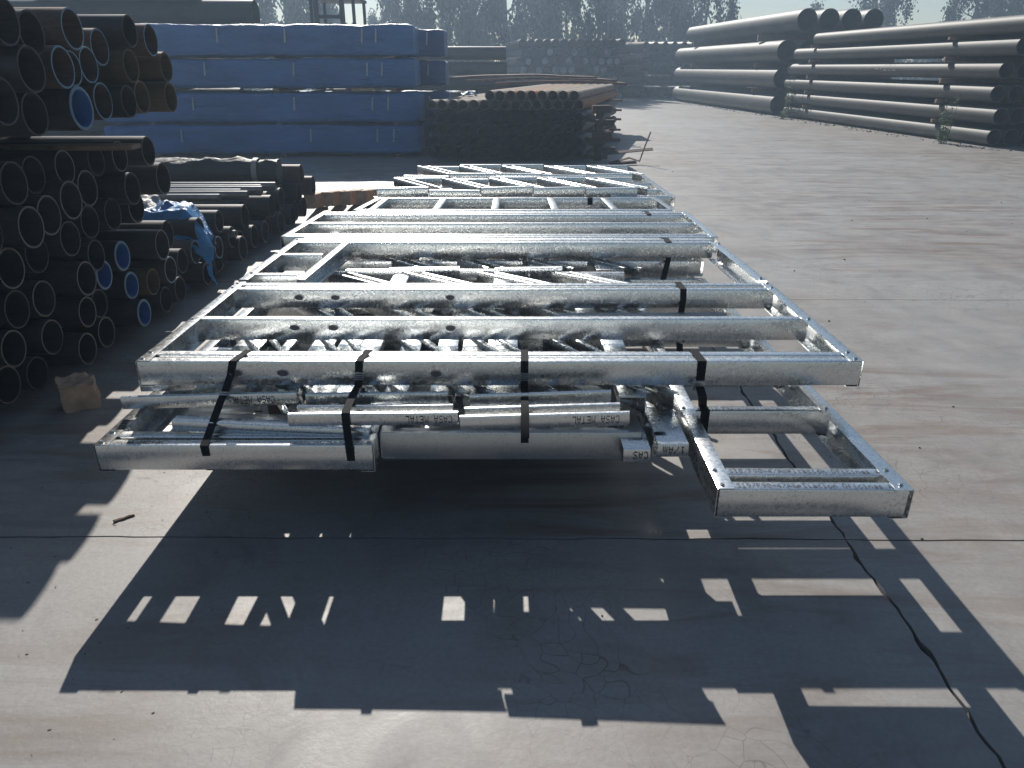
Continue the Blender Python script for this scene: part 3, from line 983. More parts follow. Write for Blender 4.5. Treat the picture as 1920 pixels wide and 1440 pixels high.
# separators
for y, lab in ((3.25, 'timber plank under the upper left pipes, nearest the camera'), (4.45, 'timber plank poking out under the upper left pipes')):
    pass
for x, lab in ((-2.3, 'timber sleeper between upper and lower left pipes, near their ends'), (-4.8, 'timber sleeper between upper and lower left pipes, further in')):
    tag(link('timber', box_mesh(-.07, .07, 2.6, 4.75, SEP - .09, SEP, M['wood'], .004), None, (x - .7, 0, 0)), lab, 'timber', 'timbers in the left stack')
for x, lab in ((-2.9, 'ground timber under the left pipe stack, near the pipe ends'), (-5.2, 'ground timber under the left pipe stack, further in')):
    tag(link('timber', box_mesh(-.06, .06, 2.4, 8.4, 0, .057, M['wood'], .004), None, (x, 0, 0)), lab, 'timber', 'timbers in the left stack')
tag(link('plank', box_mesh(-.9, 0, -.07, .07, 0, .025, M['wood'], .003), None, (-2.05, 4.2, SEP - .125), (0, .0, .1)),
    'pale plank sticking out between upper and lower left pipes', 'plank')
# the rusty pipe leaning over the top left
pipe_thing('rusty red pipe lying askew on top of the upper left stack', -2.06, 3.60, 1.86, .06, 3.2, M['pipe_rust'], None, False, None, rz=radians(152), ry=.02)

# farther pipes of the same row: lower, longer
far = [  # y, z, r, x_end, style
    (5.55, .17, .10, -2.25), (5.75, .17, .10, -2.30), (5.97, .16, .10, -2.2), (6.2, .16, .10, -2.3), (6.42, .16, .10, -2.25), (6.63, .16, .10, -2.22),
    (6.84, .16, .10, -2.26), (7.05, .16, .10, -2.2), (7.26, .16, .10, -2.25), (7.47, .16, .10, -2.2), (7.68, .16, .10, -2.23), (7.9, .16, .10, -2.2),
    (5.66, .345, .10, -2.5), (6.4, .34, .10, -2.3), (6.62, .345, .10, -2.4), (6.84, .35, .10, -2.2), (7.06, .35, .10, -2.3), (7.28, .35, .10, -2.24), (7.5, .35, .10, -2.3), (7.78, .34, .10, -2.2)]
thin = [(6.55, .475, .030, -2.55), (6.68, .478, .034, -2.35), (6.80, .482, .030, -2.45), (6.93, .484, .034, -2.3), (7.06, .484, .030, -2.35), (7.18, .486, .032, -2.25),
        (5.60, .475, .035, -2.45), (5.72, .475, .030, -2.3), (5.86, .30, .03, -2.2), (6.0, .46, .035, -2.62)]
for i, (y, z, r, xe) in enumerate(far):
    lay = 'bottom' if z < .25 else 'second'
    row = [q for q in far if (q[1] < .25) == (z < .25)]
    pipe_thing('dark pipe in the low far left stack, %s layer, %s from front' % (lay, ORD[row.index((y, z, r, xe)) + 1]),
               xe, y, z, r, 6.0, M['pipe'], M['rim_steel'] if i % 3 else None, False, 'pipes in the low far left stack', rz=RND.uniform(-.004, .004))
for i, (y, z, r, xe) in enumerate(thin):
    pipe_thing('thin sunlit pipe in the low far left stack, %s from front' % ORD[sorted(thin).index((y, z, r, xe)) + 1],
               xe, y, z, r, 5.0, M['pipe_pale'], None, False, 'thin pipes in the low far left stack', rz=RND.uniform(-.01, .01), seg=14)

# ragged wrapped pipes
def rag_tube(r, length, amp, mat, seg=28, nx=70, seed=1, tail=False):
    bm = bmesh.new()
    rings = []
    for k in range(nx + 1):
        x = -length * k / nx
        ring = []
        for i in range(seg):
            a = 2 * pi * i / seg
            d = noise.fractal(Vector((x * 5 + seed, cos(a) * 1.3, sin(a) * 1.3)), 1, 2, 4)
            rr = r + amp * (d * .8 + .25)
            ring.append(bm.verts.new((x, rr * cos(a), rr * sin(a) + max(0, amp * 1.2 * d) * (sin(a) > .5))))
        rings.append(ring)
    for a, b_ in zip(rings[:-1], rings[1:]):
        for i in range(seg):
            bm.faces.new((a[i], a[(i + 1) % seg], b_[(i + 1) % seg], b_[i]))
    bm.faces.new(rings[0]); bm.faces.new(rings[-1])
    return finish(bm, mat, 50)
w = thing('wrapped_pipe', 'pipe wrapped in dark ragged sheeting lying across the far left stack', 'wrapped pipe', (-2.33, 7.62, .56))
link('wrapping', rag_tube(.112, 3.6, .022, M['dark_wrap'], seed=3), w)
bm = bmesh.new()
for k in range(6):
    a0 = k * .35
    pass
bm.free()
link('tie', ribbon([(-.22, .128 * cos(a * pi / 8) , .128 * sin(a * pi / 8)) for a in range(0, 17)], .05, .008, M['pale_wrap'], (1, 0, 0)), w)
for (y, z, r, xe, lab) in ((7.86, .50, .10, -2.18, 'pipe with an open rim just behind the ragged wrapped pipe'), (8.05, .36, .10, -2.12, 'lowest open pipe at the far end of the far left stack')):
    pipe_thing(lab, xe, y, z, r, 5.0, M['pipe_brown'], M['rim_steel'])

# torn blue tarpaulin draped over the pipes
def sheet(name, label, cx, cy, cz, sx, sy, drop, mat, seed, yaw=0, nx=70, ny=60, tear=.5, group=None, crump=.04):
    bm = bmesh.new()
    G = {}
    for i in range(nx + 1):
        for j in range(ny + 1):
            u = i / nx - .5; v = j / ny - .5
            e = max(abs(u), abs(v)) * 2
            tn = noise.noise(Vector((u * 9 + seed, v * 9, seed)))
            if e > 1 - tear * (.35 + .65 * tn) * .6:
                continue
            x = u * sx; y = v * sy
            z = 0
            ex = max(0, u - .08)
            x -= ex * ex * sx * .9
            z -= ex * drop * 2.0
            ey = max(0, -v - .12)
            z -= ey * drop * 1.6
            y += ey * ey * sy * .8
            f = noise.fractal(Vector((x * 5 + seed, y * 5, 0)), 1, 2.1, 3)
            x += crump * .6 * noise.noise(Vector((y * 9, z * 9, seed)))
            y += crump * .6 * noise.noise(Vector((x * 9, z * 9, seed + 4)))
            G[i, j] = bm.verts.new((x, y, z + crump * f))
    for i in range(nx):
        for j in range(ny):
            q = [G.get(k) for k in ((i, j), (i + 1, j), (i + 1, j + 1), (i, j + 1))]
            if all(q):
                bm.faces.new(q)
            elif sum(x is not None for x in q) == 3:
                bm.faces.new([x for x in q if x is not None])
    bmesh.ops.delete(bm, geom=[v for v in bm.verts if not v.link_faces], context='VERTS')
    me = finish(bm, mat, 160)
    o = link(name, me, None, (cx, cy, cz), (0, 0, yaw))
    md = o.modifiers.new('s', 'SOLIDIFY'); md.thickness = .002
    tag(o, label, 'tarpaulin', group)
    return o
sheet('torn_tarpaulin', 'torn bright blue tarpaulin hanging over the pipe ends on the left', -2.42, 5.4, .58, .66, .45, .42, M['bright_tarp'], 2.3, .15)
sheet('torn_tarpaulin', 'dark blue tarpaulin crumpled over pipes behind the bright blue one', -2.60, 5.45, .58, .8, .5, .5, M['tarp'], 5.1, -.2, crump=.05)
sheet('torn_tarpaulin', 'pale crumpled sheeting on the pipes left of the blue tarpaulin', -2.75, 5.55, .62, .6, .35, .2, M['pale_wrap'], 8.7, .1, crump=.05)
sheet('torn_tarpaulin', 'frayed pale rag on a thin pipe at the left', -2.72, 4.72, .70, .5, .22, .15, M['pale_wrap'], 11.7, .1, tear=.8, crump=.05)

# timber block and splinters
def rough_block(sx, sy, sz, mat, seed, cuts=6, amp=.012):
    bm = bmesh.new()
    bmesh.ops.create_cube(bm, size=1)
    bmesh.ops.subdivide_edges(bm, edges=bm.edges[:], cuts=cuts, use_grid_fill=True)
    for v in bm.verts:
        p = v.co.copy()
        f = noise.fractal(Vector((p.x * 4 + seed, p.y * 4, p.z * 1.5)), 1, 2, 4)
        v.co = Vector((p.x * sx, p.y * sy, p.z * sz)) + p * f * amp * 2
    return finish(bm, mat, 30)
b_ = tag(link('timber_block', rough_block(.15, .13, .14, M['wood_pale'], 4, 7, .016), None, (-2.10, 3.26, .068), (.12, 0, .5)),
    'split timber block lying on the concrete in front of the left pipes', 'timber block')

# planks at the left of the far end of the bundle
for i, (x, y) in enumerate(((-2.10, 8.6), (-1.93, 8.75), (-1.74, 8.82), (-1.55, 8.86), (-1.33, 8.9))):
    tag(link('plank', rough_block(.12, .8, .15, M['wood_pale'], i * 3, 5, .006), None, (x - .12, y - .1, .135), (-.12, 0, radians(4 - i * 2))),
        'short tan timber behind the bundle, %s from the left' % ORD[i + 1], 'timber', 'short timbers behind the bundle')

# ------------------------------------------------------------------ blue wrapped bundles
def wrapped_bundle(label, x0, x1, y, z0, z1, depth, mat, group, ties=(), seed=1):
    b = thing('wrapped_bundle', label, 'wrapped bundle', (x0, y, z0), group=group)
    L = x1 - x0; H = z1 - z0
    bm = bmesh.new()
    path = []
    nz, nyy = 12, 8
    r = .07
    for (cx, cz, a0) in ((r, r, 270), (r, H - r, 180), (depth - r, H - r, 90), (depth - r, r, 0)):
        for k in range(5):
            a = radians(a0 - 90 * k / 4)
            path.append((cx + r * cos(a), cz + r * sin(a)))
    pts = []
    for i in range(len(path)):
        a = Vector(path[i]); c = Vector(path[(i + 1) % len(path)])
        n = max(1, int((c - a).length / .08))
        for k in range(n):
            pts.append(a + (c - a) * k / n)
    nx = int(L / .09)
    rings = []
    cen = Vector((depth / 2, H / 2))
    for k in range(nx + 1):
        x = L * k / nx
        ring = []
        tk = min([abs(x - t_) for t_ in ties] + [9])
        pinch = .02 * math.exp(-(tk / .08) ** 2)
        for p in pts:
            f = noise.fractal(Vector((x * 1.1 + seed, p.x * 3, p.y * 3.5)), 1, 2, 4)
            g2 = noise.noise(Vector((x * .5, p.y * 9 + seed, seed)))
            d = (p - cen).normalized()
            q = p + d * (f * .034 + g2 * .024 + .02 * noise.noise(Vector((x * 6, p.x * 7, p.y * 2 + seed))) - pinch - (.04 if k in (0, nx) else 0))
            ring.append(bm.verts.new((x, q.x, q.y)))
        rings.append(ring)
    n = len(pts)
    for a, c in zip(rings[:-1], rings[1:]):
        for i in range(n):
            bm.faces.new((a[i], a[(i + 1) % n], c[(i + 1) % n], c[i]))
    bm.faces.new(rings[0]); bm.faces.new(rings[-1])
    link('wrapping', finish(bm, mat, 60), b)
    for t_ in ties:
        link('tie', ribbon([(t_ + .002 * zz_, -.012 - .006 * (zz_ % 2), H * (.42 + .055 * zz_)) for zz_ in range(0, 9)], .028, .004, M['tie']), b)
    return b
G1 = 'blue wrapped pipe bundles in the long stack'
YB = 14.05
names = ['bottom', 'second from the bottom', 'third from the bottom', 'top']
for k, (z0, z1) in enumerate(((.06, .56), (.60, 1.10), (1.18, 1.66), (1.70, 2.20))):
    ex = RND.uniform(-.05, .1)
    wrapped_bundle('long blue wrapped bundle, %s of the front stack' % names[k], -7.4, -1.72 + ex, YB, z0, z1, .9, M['tarp'], G1,
                   (1.4 + .3 * k, 3.3 + .5 * RND.random(), 4.95 - .05 * k, 5.25 - .07 * k), seed=k * 11)
    wrapped_bundle('dark blue wrapped bundle, %s of the stack behind the long one' % names[k], -6.9, -1.28 + ex, YB + 1.15, z0, z1 - .02, .9, M['tarp2'],
                   'dark blue bundles behind the long stack', (1.2, 5.3), seed=50 + k * 11)
for x in (-6.5, -4.2, -2.1):
    for z0, z1, nm in ((0, .058, 'ground level'), (.565, .60, 'first gap'), (1.11, 1.18, 'middle gap'), (1.665, 1.70, 'top gap')):
        side = {-6.5: 'left', -4.2: 'middle', -2.1: 'right'}[x]
        tag(link('timber', box_mesh(-.05, .05, .03, 1.95, z0, z1, M['wood'], .002), None, (x, YB, 0)),
            '%s timber spacer in the blue bundle stack, %s' % (side, nm), 'timber', 'spacers in the blue bundle stack')
# dark covered stack behind at the far left
for k in range(5):
    pipe_thing('large dark pipe in the shaded stack at the top left, %s up' % ORD[k + 1], -6.0 + .2 * k, 16.7 + (k % 2) * .3, .30 + k * .55, .27, 8,
               M['pipe'], None, False, 'large dark pipes at the top left')
wrapped_bundle('pale topped dark bundle resting on the shaded pipes at the top left', -9.6, -6.3, 16.4, 2.80, 3.05, 1.1, M['dark_wrap'], None, (), 31)

# ------------------------------------------------------------------ brown pipe bundle with angled pipes
AX = radians(13)     # axis, clockwise from the depth axis
rz_pipe = radians(-90) - AX      # -X body direction -> towards (sin, cos)
def along_pipe(label, x, y, z, r, length, mat, ang, group, rim=None, wall=None, seg=16, name='steel_pipe'):
    """pipe whose near end is at (x,y,z) and whose body runs away at ang (clockwise from +Y)"""
    d = Vector((sin(ang), cos(ang), 0))
    rz = math.atan2(-d.y, -d.x)
    return pipe_thing(label, x, y, z, r, length, mat, rim, False, group, rz=rz, seg=seg, wall=wall, name=name)
rows_z = [.15, .345, .54, .735, .93, 1.075]
for ri, z in enumerate(rows_z):
    n = 15
    x0 = -1.36
    for k in range(n):
        if ri == 5 and k < 5:
            continue
        x = x0 + k * .178 + (.089 if ri == 5 else 0) + RND.uniform(-.004, .004)
        if ri == 5 and x > 1.13:
            continue
        mat = M['pipe_rust']
        if ri == 5 and 6 <= k <= 9 or (ri == 4 and k == 14):
            mat = M['pipe_orange'] if k in (7, 9, 14) else M['pipe_rust']
        if ri < 4:
            mat = M['pipe']  # lower rows darker: shade on the bundle's front is put into their colour
        rr = .085
        along_pipe('rusty pipe right of the blue stack, %s row up, %s from left' % (ORD[ri + 1], ORD[k + 1]),
                   x, 13.3 + RND.uniform(-.06, .1), z, rr, 6.0, mat, AX, 'rusty pipes right of the blue stack', seg=14)
for i, z in enumerate((.0, .222, .44, .63, .825)):
    hh = (.062, .048, .045, .02, .02)[i]
    for j, yy in enumerate((13.9, 17.2)):
        xx = (yy - 13.3) * math.tan(AX)
        L_ = 1.66 + RND.uniform(-.05, .12)
        tag(link('timber', box_mesh(-1.5 + xx, (L_ if j == 0 else 1.5) + xx * (j > 0), -.06, .06, 0, .04 if i else .062, M['rust'], .002), None, (0, yy, z + .006 if i else 0)),
            'rusty bar poking out between the rusty pipes, %s level, %s' % (ORD[i + 1], ('near end', 'far end')[j]), 'square bar', 'bars between the rusty pipes')
for i, (z, hh, xr) in enumerate(((.60, .09, 1.76), (.36, .13, 1.72), (.14, .10, 1.80), (.80, .12, 1.70))):
    tag(link('square_beam', box_mesh(-.32, 0, -.08, .08, 0, hh, M['rust_dark'], .004), None, (xr, 13.42 + .02 * i, z)),
        'rusty beam end at the right side of the rusty pipes, %s' % ('third from the bottom', 'second from the bottom', 'bottom one', 'topmost')[i],
        'beam', 'beam ends beside the rusty pipes')
for i, z in enumerate((.30, .70)):
    pipe_thing('single short pipe at the right side of the rusty bundle, %s' % ('lower', 'upper')[i], 1.50, 13.6, z, .07, .5, M['pipe_rust'], group='short pipes beside the rusty bundle', rz=radians(-60))
tag(link('beam_post', box_mesh(-.06, .06, -.06, .06, 0, .8, M['rust_dark'], .003), None, (1.52, 13.62, 0)), 'dark upright holding the beam ends beside the rusty pipes', 'post')
sheet('torn_tarpaulin', 'small bright blue scrap lying on the rusty pipes', -.78, 15.0, 1.06, .4, .4, .05, M['bright_tarp'], 21.7, .1, nx=16, ny=14, crump=.05)
# bent scrap
sc = thing('scrap_steel', 'bent steel scrap on the concrete right of the rusty pipes', 'scrap', (1.65, 13.0, 0))
for pts, w_ in (([(0, 0, .02), (.35, .05, .10), (.52, 0, .05), (.60, .02, .30), (.68, .03, .52)], .05),
                ([(-.1, .1, .16), (.3, .1, .2), (.75, .1, .24)], .1), ([(0, -.05, .02), (.45, -.1, .05)], .12)):
    link('strip', ribbon(pts, w_, .012, M['rust_dark'], (0, 1, .3)), sc)

# rusty sheets behind the pipe bundle
for i, (x0, x1, y, z, th) in enumerate(((-1.1, 2.55, 20.0, 1.24, .05), (-1.5, 2.1, 20.3, 1.31, .04), (-.4, 2.75, 19.7, 1.16, .07))):
    bm = bmesh.new()
    n = 14
    rr_ = []
    for k in range(n + 1):
        u = k / n
        x = x0 + (x1 - x0) * u
        z_ = -.10 * (u - .5) ** 2 * 2 + .02 * noise.noise(Vector((x, i, 0)))
        rr_.append([bm.verts.new((x, yy, z_ + zz)) for yy, zz in ((-.7, 0), (.7, 0), (.7, th), (-.7, th))])
    for a, c in zip(rr_[:-1], rr_[1:]):
        for q in range(4):
            bm.faces.new((a[q], a[(q + 1) % 4], c[(q + 1) % 4], c[q]))
    bm.faces.new(rr_[0]); bm.faces.new(rr_[-1])
    tag(link('steel_sheet', finish(bm, M['rust'], 40), None, (0, y, z)), 'bowed rusty steel sheet behind the rusty pipes, %s' % ('middle one', 'topmost', 'lowest')[i], 'steel sheet', 'rusty sheets behind the pipes')
for k in range(5):
    tag(link('steel_beam', box_mesh(-.9, 2.35 + .1 * (k % 2), -.55, .55, 0, .2, M['rust_dark'], .01), None, (0, 20.0, .02 + k * .222)),
        'dark flat bundle of steel under the rusty sheets, %s layer from the ground' % ORD[k + 1], 'steel bundle', 'steel bundles under the rusty sheets')

# dark pipes far in the middle
for k in range(5):
    pipe_thing('long dark pipe seen sideways behind the blue stack, %s up' % ORD[k + 1], -.18 + .03 * (k % 2), 24.0, .22 + k * .42, .19, 5.5, M['pipe'] if k != 3 else M['pipe_grey'],
               None, False, 'dark pipes behind the blue stack', seg=18)

# far stack of capped pipes
disc = plain('pale_pipe_cap', (.22, .22, .21), .7, 0, .5, 3)
for r_ in range(7):
    n = 14
    for k in range(n):
        off = .19 * (r_ % 2)
        x = .15 + r_ * .06 + k * .385 + off
        if x > 5.2:
            continue
        z = .22 + r_ * .39
        cap = RND.random() < .4 and r_ < 6
        o = along_pipe('pipe in the far stack before the trees, %s row up, %s from left' % (ORD[r_ + 1], ORD[k + 1]),
                       x, 38 + RND.uniform(-.15, .15), z, .19, 9, M['pipe_brown'] if RND.random() < .5 else M['pipe_grey'], radians(-6), 'pipes in the far stack before the trees', seg=12)
        if cap:
            k2 = 'cap'
            if k2 not in tube_cache:
                bm = bmesh.new()
                bmesh.ops.create_circle(bm, cap_ends=True, segments=12, radius=.155, matrix=Matrix.Rotation(radians(90), 4, 'Y'))
                tube_cache[k2] = finish(bm, disc)
            c_ = link('end_cap', tube_cache[k2], o, (-.02, 0, 0))
for k in range(3):
    tag(link('timber', box_mesh(.1, 5.7, -.1, .1, 0, .02, M['wood_pale'], .0), None, (0, 38.6, .004 + k * .0)), 'ground bearer under the far pipe stack', 'timber', 'far bearers') if k == 0 else None
# far stack beside the big pipes
for r_ in range(5):
    for k in range(6):
        along_pipe('dark pipe left of the big grey pipes, %s row up, %s from left' % (ORD[r_ + 1], ORD[k + 1]),
                   7.05 + k * .50, 42.5, .27 + r_ * .56, .245, 10, M['pipe_rust'] if k == 0 else M['pipe'], radians(-30), 'dark pipes left of the big grey pipes', seg=14)  # first column lighter: its sunlit sides are put into the colour

# ------------------------------------------------------------------ right hand racks
AR = radians(-4.6)
dR = Vector((sin(AR), cos(AR), 0)); sR = Vector((cos(AR), -sin(AR), 0))
R2Z = [.19, .60, 1.02, 1.46, 1.90, 2.30]
for ri, z in enumerate(R2Z):
    for k in range(7):
        r = .165
        p = Vector((9.98, 16.0, 0)) + sR * (k * .36) + dR * ([0, 0, .2, .1, -.2, -1.5][ri] + RND.uniform(-.05, .05))
        along_pipe('long grey pipe in the right rack, %s layer up, %s from the yard' % (ORD[ri + 1], ORD[k + 1]),
                   p.x, p.y, z, r, 10.1, M['pipe_grey'], AR, 'long grey pipes in the right rack', seg=28, rim=M['rim_steel'], wall=.012)
R1Z = [.34, 1.18, 2.02, 2.92]
for ri, z in enumerate(R1Z):
    for k in range(4):
        r = .335
        p = Vector((9.15, 26.9, 0)) + sR * (k * .74 + (.28 if ri == 3 else 0)) + dR * (-.6 if ri == 3 else 0)
        along_pipe('big grey pipe left in the right rack, %s layer up, %s from the yard' % (ORD[ri + 1], ORD[k + 1]),
                   p.x, p.y, z, r, 12.0, M['pipe_grey'], AR, 'big grey pipes in the right rack', seg=32, rim=M['rim_steel'], wall=.015)
# joints seen on the long pipes: short stub pipes butted on the near end
for s_, nm in ((1.9, 'near'), (8.6, 'far')):
    for ri in range(5):
        z = R2Z[ri] + .17
        h_ = R2Z[ri + 1] - .168 - z
        p = Vector((9.98, 16.0, 0)) + dR * s_
        o = tag(link('timber', box_mesh(-.20, 2.3, -.05, .05, 0, max(.03, h_), M['wood'], .003), None, (p.x, p.y, z), (0, 0, -AR * -1)),
                'spacer between grey pipe layers, %s end of the rack, %s gap up' % (nm, ORD[ri + 1]), 'spacer', 'spacers in the right rack')
for s_, nm in ((2.0, 'near'), (9.5, 'far')):
    for ri in range(3):
        z = R1Z[ri] + .336
        h_ = R1Z[ri + 1] - .336 - z
        p = Vector((9.15, 26.9, 0)) + dR * s_
        tag(link('timber', box_mesh(-.25, 2.6, -.07, .07, 0, h_, M['wood'], .003), None, (p.x, p.y, z), (0, 0, AR)),
            'spacer between big pipes at the %s end, %s gap up' % (nm, ORD[ri + 1]), 'spacer', 'spacers between the big pipes')
# stones and dirt along the rack
p0 = Vector((9.98, 16.0, 0))
gp = p0 + dR * 5.8 - sR * .168
# white scrawl on the pipe
o = link('painted_mark', None)
bpy.data.objects.remove(o)
tp = text_part('AY252', None, gp + Vector((-.004, 0, 1.44)) - dR * 1.0, -dR * 1, Vector((.0, 0, 1)), .14, M['paint'], gap=.012, widen=1.6, dot=.5)
par = min((ob for ob in COL.objects if ob.get('group') == 'long grey pipes in the right rack' and ob['label'].startswith('long grey pipe in the right rack, fourth layer up, first')), key=lambda q: q.location.x)
tp.name = 'painted_mark'
bpy.context.view_layer.update()
tp.parent = par
tp.matrix_parent_inverse = par.matrix_world.inverted()

# ------------------------------------------------------------------ weeds
def weed(label, x, y, h, n, seed):
    rr = random.Random(seed)
    t = thing('weed', label, 'weed', (x, y, 0), group='weeds by the right rack')
    bs = bmesh.new(); bl = bmesh.new()
    for s_ in range(n):
        a = rr.random() * 6.28
        lean = rr.uniform(.02, .28)
        hh = h * rr.uniform(.55, 1)
        prev = Vector((rr.uniform(-.08, .08), rr.uniform(-.08, .08), 0))
        for k in range(1, 9):
            u = k / 8
            p = Vector((prev.x + cos(a) * lean / 8 + rr.uniform(-.01, .01), prev.y + sin(a) * lean / 8, hh * u))
            d = p - prev
            m_ = Matrix.Translation((p + prev) / 2) @ d.to_track_quat('Z', 'Y').to_matrix().to_4x4()
            bmesh.ops.create_cone(bs, segments=4, radius1=.009 * (1 - u * .7), radius2=.009 * (1 - u * .8), depth=d.length, cap_ends=False, matrix=m_)
            for q in range(5):
                b = rr.random() * 6.28
                L = rr.uniform(.07, .15) * (1.1 - u * .5); w_ = L * .2
                dv = Vector((cos(b), sin(b), rr.uniform(-.5, .5))).normalized()
                sd = dv.cross(Vector((0, 0, 1))).normalized() * w_
                bl.faces.new([bl.verts.new(c) for c in (p, p + dv * L * .5 + sd, p + dv * L, p + dv * L * .5 - sd)])
            prev = p
    link('stem', finish(bs, M['weed']), t)
    link('leaves', finish(bl, M['weed'], smooth=False), t)
weed('tall green weed in front of the near end of the right rack', 9.35, 16.75, 1.05, 9, 3)
weed('tall green weed where the big pipes meet the long pipes', 8.95, 25.6, 1.35, 8, 5)
weed('small weed at the foot of the right rack near the farther tall weed', 8.6, 24.9, .35, 3, 8)

# ------------------------------------------------------------------ forklift behind the blue stack
fk = thing('forklift', 'dark forklift whose cab roof shows above the blue stack', 'forklift', (-4.25, 19.6, 0))
link('body', box_mesh(-.55, .55, -.2, 1.6, .35, 1.15, M['yellow_paint'], .06), fk)
link('counterweight', box_mesh(-.5, .5, 1.4, 1.9, .3, 1.2, M['dark_paint'], .08), fk)
for x in (-.5, .5):
    for y in (-.1, 1.3):
        link('cab_post', box_mesh(-.035, .035, -.035, .035, 1.1, 3.0, M['dark_paint'], .006), fk, (x, y, 0))
bm = bmesh.new()
box(bm, -.56, .56, -.2, 1.4, 3.0, 3.06)
for k in range(6):
    box(bm, -.5, .5, -.15 + k * .26, -.08 + k * .26, 3.061, 3.12)
link('roof', finish(bm, M['dark_paint']), fk)
for x in (-.3, .3):
    link('mast_rail', box_mesh(-.05, .05, -.06, .06, .1, 3.2, M['dark_paint'], .006), fk, (x, -.45, 0))
for z in (1.0, 2.0, 2.6, 3.15):
    link('mast_crossbar', box_mesh(-.245, .245, -.04, .04, -.04, .04, M['dark_paint'], .004), fk, (0, -.45, z))
for x in (-.5, .5):
    for y in (0, 1.45):
        bm = bmesh.new()
        bmesh.ops.create_cone(bm, cap_ends=True, segments=24, radius1=.32, radius2=.32, depth=.22, matrix=Matrix.Rotation(radians(90), 4, 'Y'))
        link('wheel', finish(bm, M['rubber']), fk, (x, y, .32))
link('seat', box_mesh(-.25, .25, .5, 1.0, 1.15, 1.7, M['rubber'], .05), fk)

# ------------------------------------------------------------------ trees
def crown_mesh(seed, H, W, mat, nbr=26, leaves=190, zmin=.12, ls=(.16, .34)):
    rr = random.Random(seed)
    bl = bmesh.new()
    vs_, fs = [], []
    ends = []
    for b in range(nbr):
        z = H * (zmin + (1 - zmin) * (b + rr.random()) / nbr)
        a = rr.random() * 6.28
        rad = W * (.35 + .65 * sin(pi * min(1, max(0.08, (z / H) ** .8)))) * rr.uniform(.35, 1)
        c = Vector((cos(a) * rad, sin(a) * rad, z))
        ends.append(c)
        for k in range(leaves):
            g = Vector((rr.gauss(0, .5), rr.gauss(0, .5), rr.gauss(0, 1.25))) * (W * .18)
            p = c + g
            if p.z < .3:
                continue
            L = rr.uniform(*ls); w_ = L * rr.uniform(.22, .4)
            dv = Vector((rr.uniform(-.6, .6), rr.uniform(-.6, .6), -1)).normalized()
            sd = dv.cross(Vector((rr.uniform(-1, 1), rr.uniform(-1, 1), .1))).normalized() * w_
            i = len(vs_)
            vs_ += [p - sd * .3, p + dv * L * .5 + sd, p + dv * L, p + dv * L * .5 - sd]
            fs.append((i, i + 1, i + 2, i + 3))
    bl.free()
    me = bpy.data.meshes.new('crown')
    me.from_pydata([tuple(v) for v in vs_], [], fs)
    me.materials.append(mat)
    return me, ends
def trunk_mesh(seed, H, r0, ends):
    rr = random.Random(seed)
    bm = bmesh.new()
    def limb(p, q, ra, rb, n=6, wob=.12):
        pr = p
        for k in range(1, n + 1):
            u = k / n
            c = p.lerp(q, u) + Vector((rr.uniform(-wob, wob), rr.uniform(-wob, wob), 0)) * (k < n)
            d = c - pr
            m_ = Matrix.Translation((c + pr) / 2) @ d.to_track_quat('Z', 'Y').to_matrix().to_4x4()
            bmesh.ops.create_cone(bm, segments=7, radius1=ra + (rb - ra) * (k - 1) / n, radius2=ra + (rb - ra) * u, depth=d.length * 1.03, cap_ends=False, matrix=m_)
            pr = c
    limb(Vector((0, 0, -.1)), Vector((rr.uniform(-.6, .6), rr.uniform(-.6, .6), H * .93)), r0, r0 * .2, 9, .2)
    for e in ends[::2]:
        z = max(.8, e.z - rr.uniform(.8, 2.2))
        limb(Vector((0, 0, z)), e, r0 * .28, r0 * .07, 4, .12)
    return finish(bm, M['bark'], 60)
TV = []
for i, (H, W, mat) in enumerate(((13, 2.5, 'leaf'), (15, 2.9, 'leaf'), (12, 2.3, 'leaf_b'), (14, 2.2, 'leaf'), (9, 2.4, 'leaf_b'))):
    cm, en = crown_mesh(100 + i, H, W, M[mat], 34, 210, .10)
    TV.append((cm, trunk_mesh(200 + i, H, .2 + .02 * i, en)))
kinds = ['slender dark', 'tall broad', 'grey green', 'narrow dark', 'low bushy']
trees = []
# (bearing as x at 60 m, distance, kind, scale)
rt = random.Random(5)
x = -52.0
i = 0
while x < 16.5:
    dist = 58 + rt.uniform(-4, 6)
    if not (-11.6 < x < -9.7):
        trees.append((x, dist, (i * 2 + rt.randint(0, 1)) % 4, rt.uniform(.85, 1.15)))
    x += rt.uniform(2.1, 3.0)
    i += 1
x = -54.0
while x < 17.5:
    dist = 68 + rt.uniform(-3, 5)
    if not (-13.8 < x < -11.2):
        trees.append((x, dist, rt.randint(0, 3), rt.uniform(.9, 1.25)))
    x += rt.uniform(3.4, 5.0)
trees += [(-9.9, 60, 4, .55), (22.9, 62, 4, .62), (26.6, 60, 1, .8), (28.0, 62, 2, .8), (33.6, 60, 0, .9), (35.2, 60, 2, .85), (37.0, 62, 4, .95), (39.5, 58, 0, .9), (42.0, 60, 1, .9),
          (45, 58, 3, 1.0), (48.5, 60, 2, 1.0), (52, 60, 1, 1.0), (56, 61, 0, 1.0)]
trees.sort(key=lambda t_: (t_[1] > 66, t_[0]))
TORD = {}
for i, (x, y, k, s_) in enumerate(trees):
    rowname = 'rear' if y > 66 else 'front'
    key = (rowname, k)
    TORD[key] = TORD.get(key, 0) + 1
    lab = '%s eucalyptus in the %s tree row, %s of its kind from the left' % (kinds[k], rowname, ORD[min(20, TORD[key])])
    t = thing('eucalyptus_tree', lab, 'tree', (x, y, 0), rt.random() * 6.28, 'trees behind the yard')
    t.scale = (s_, s_, s_)
    link('trunk', TV[k][1], t)
    link('crown', TV[k][0], t)

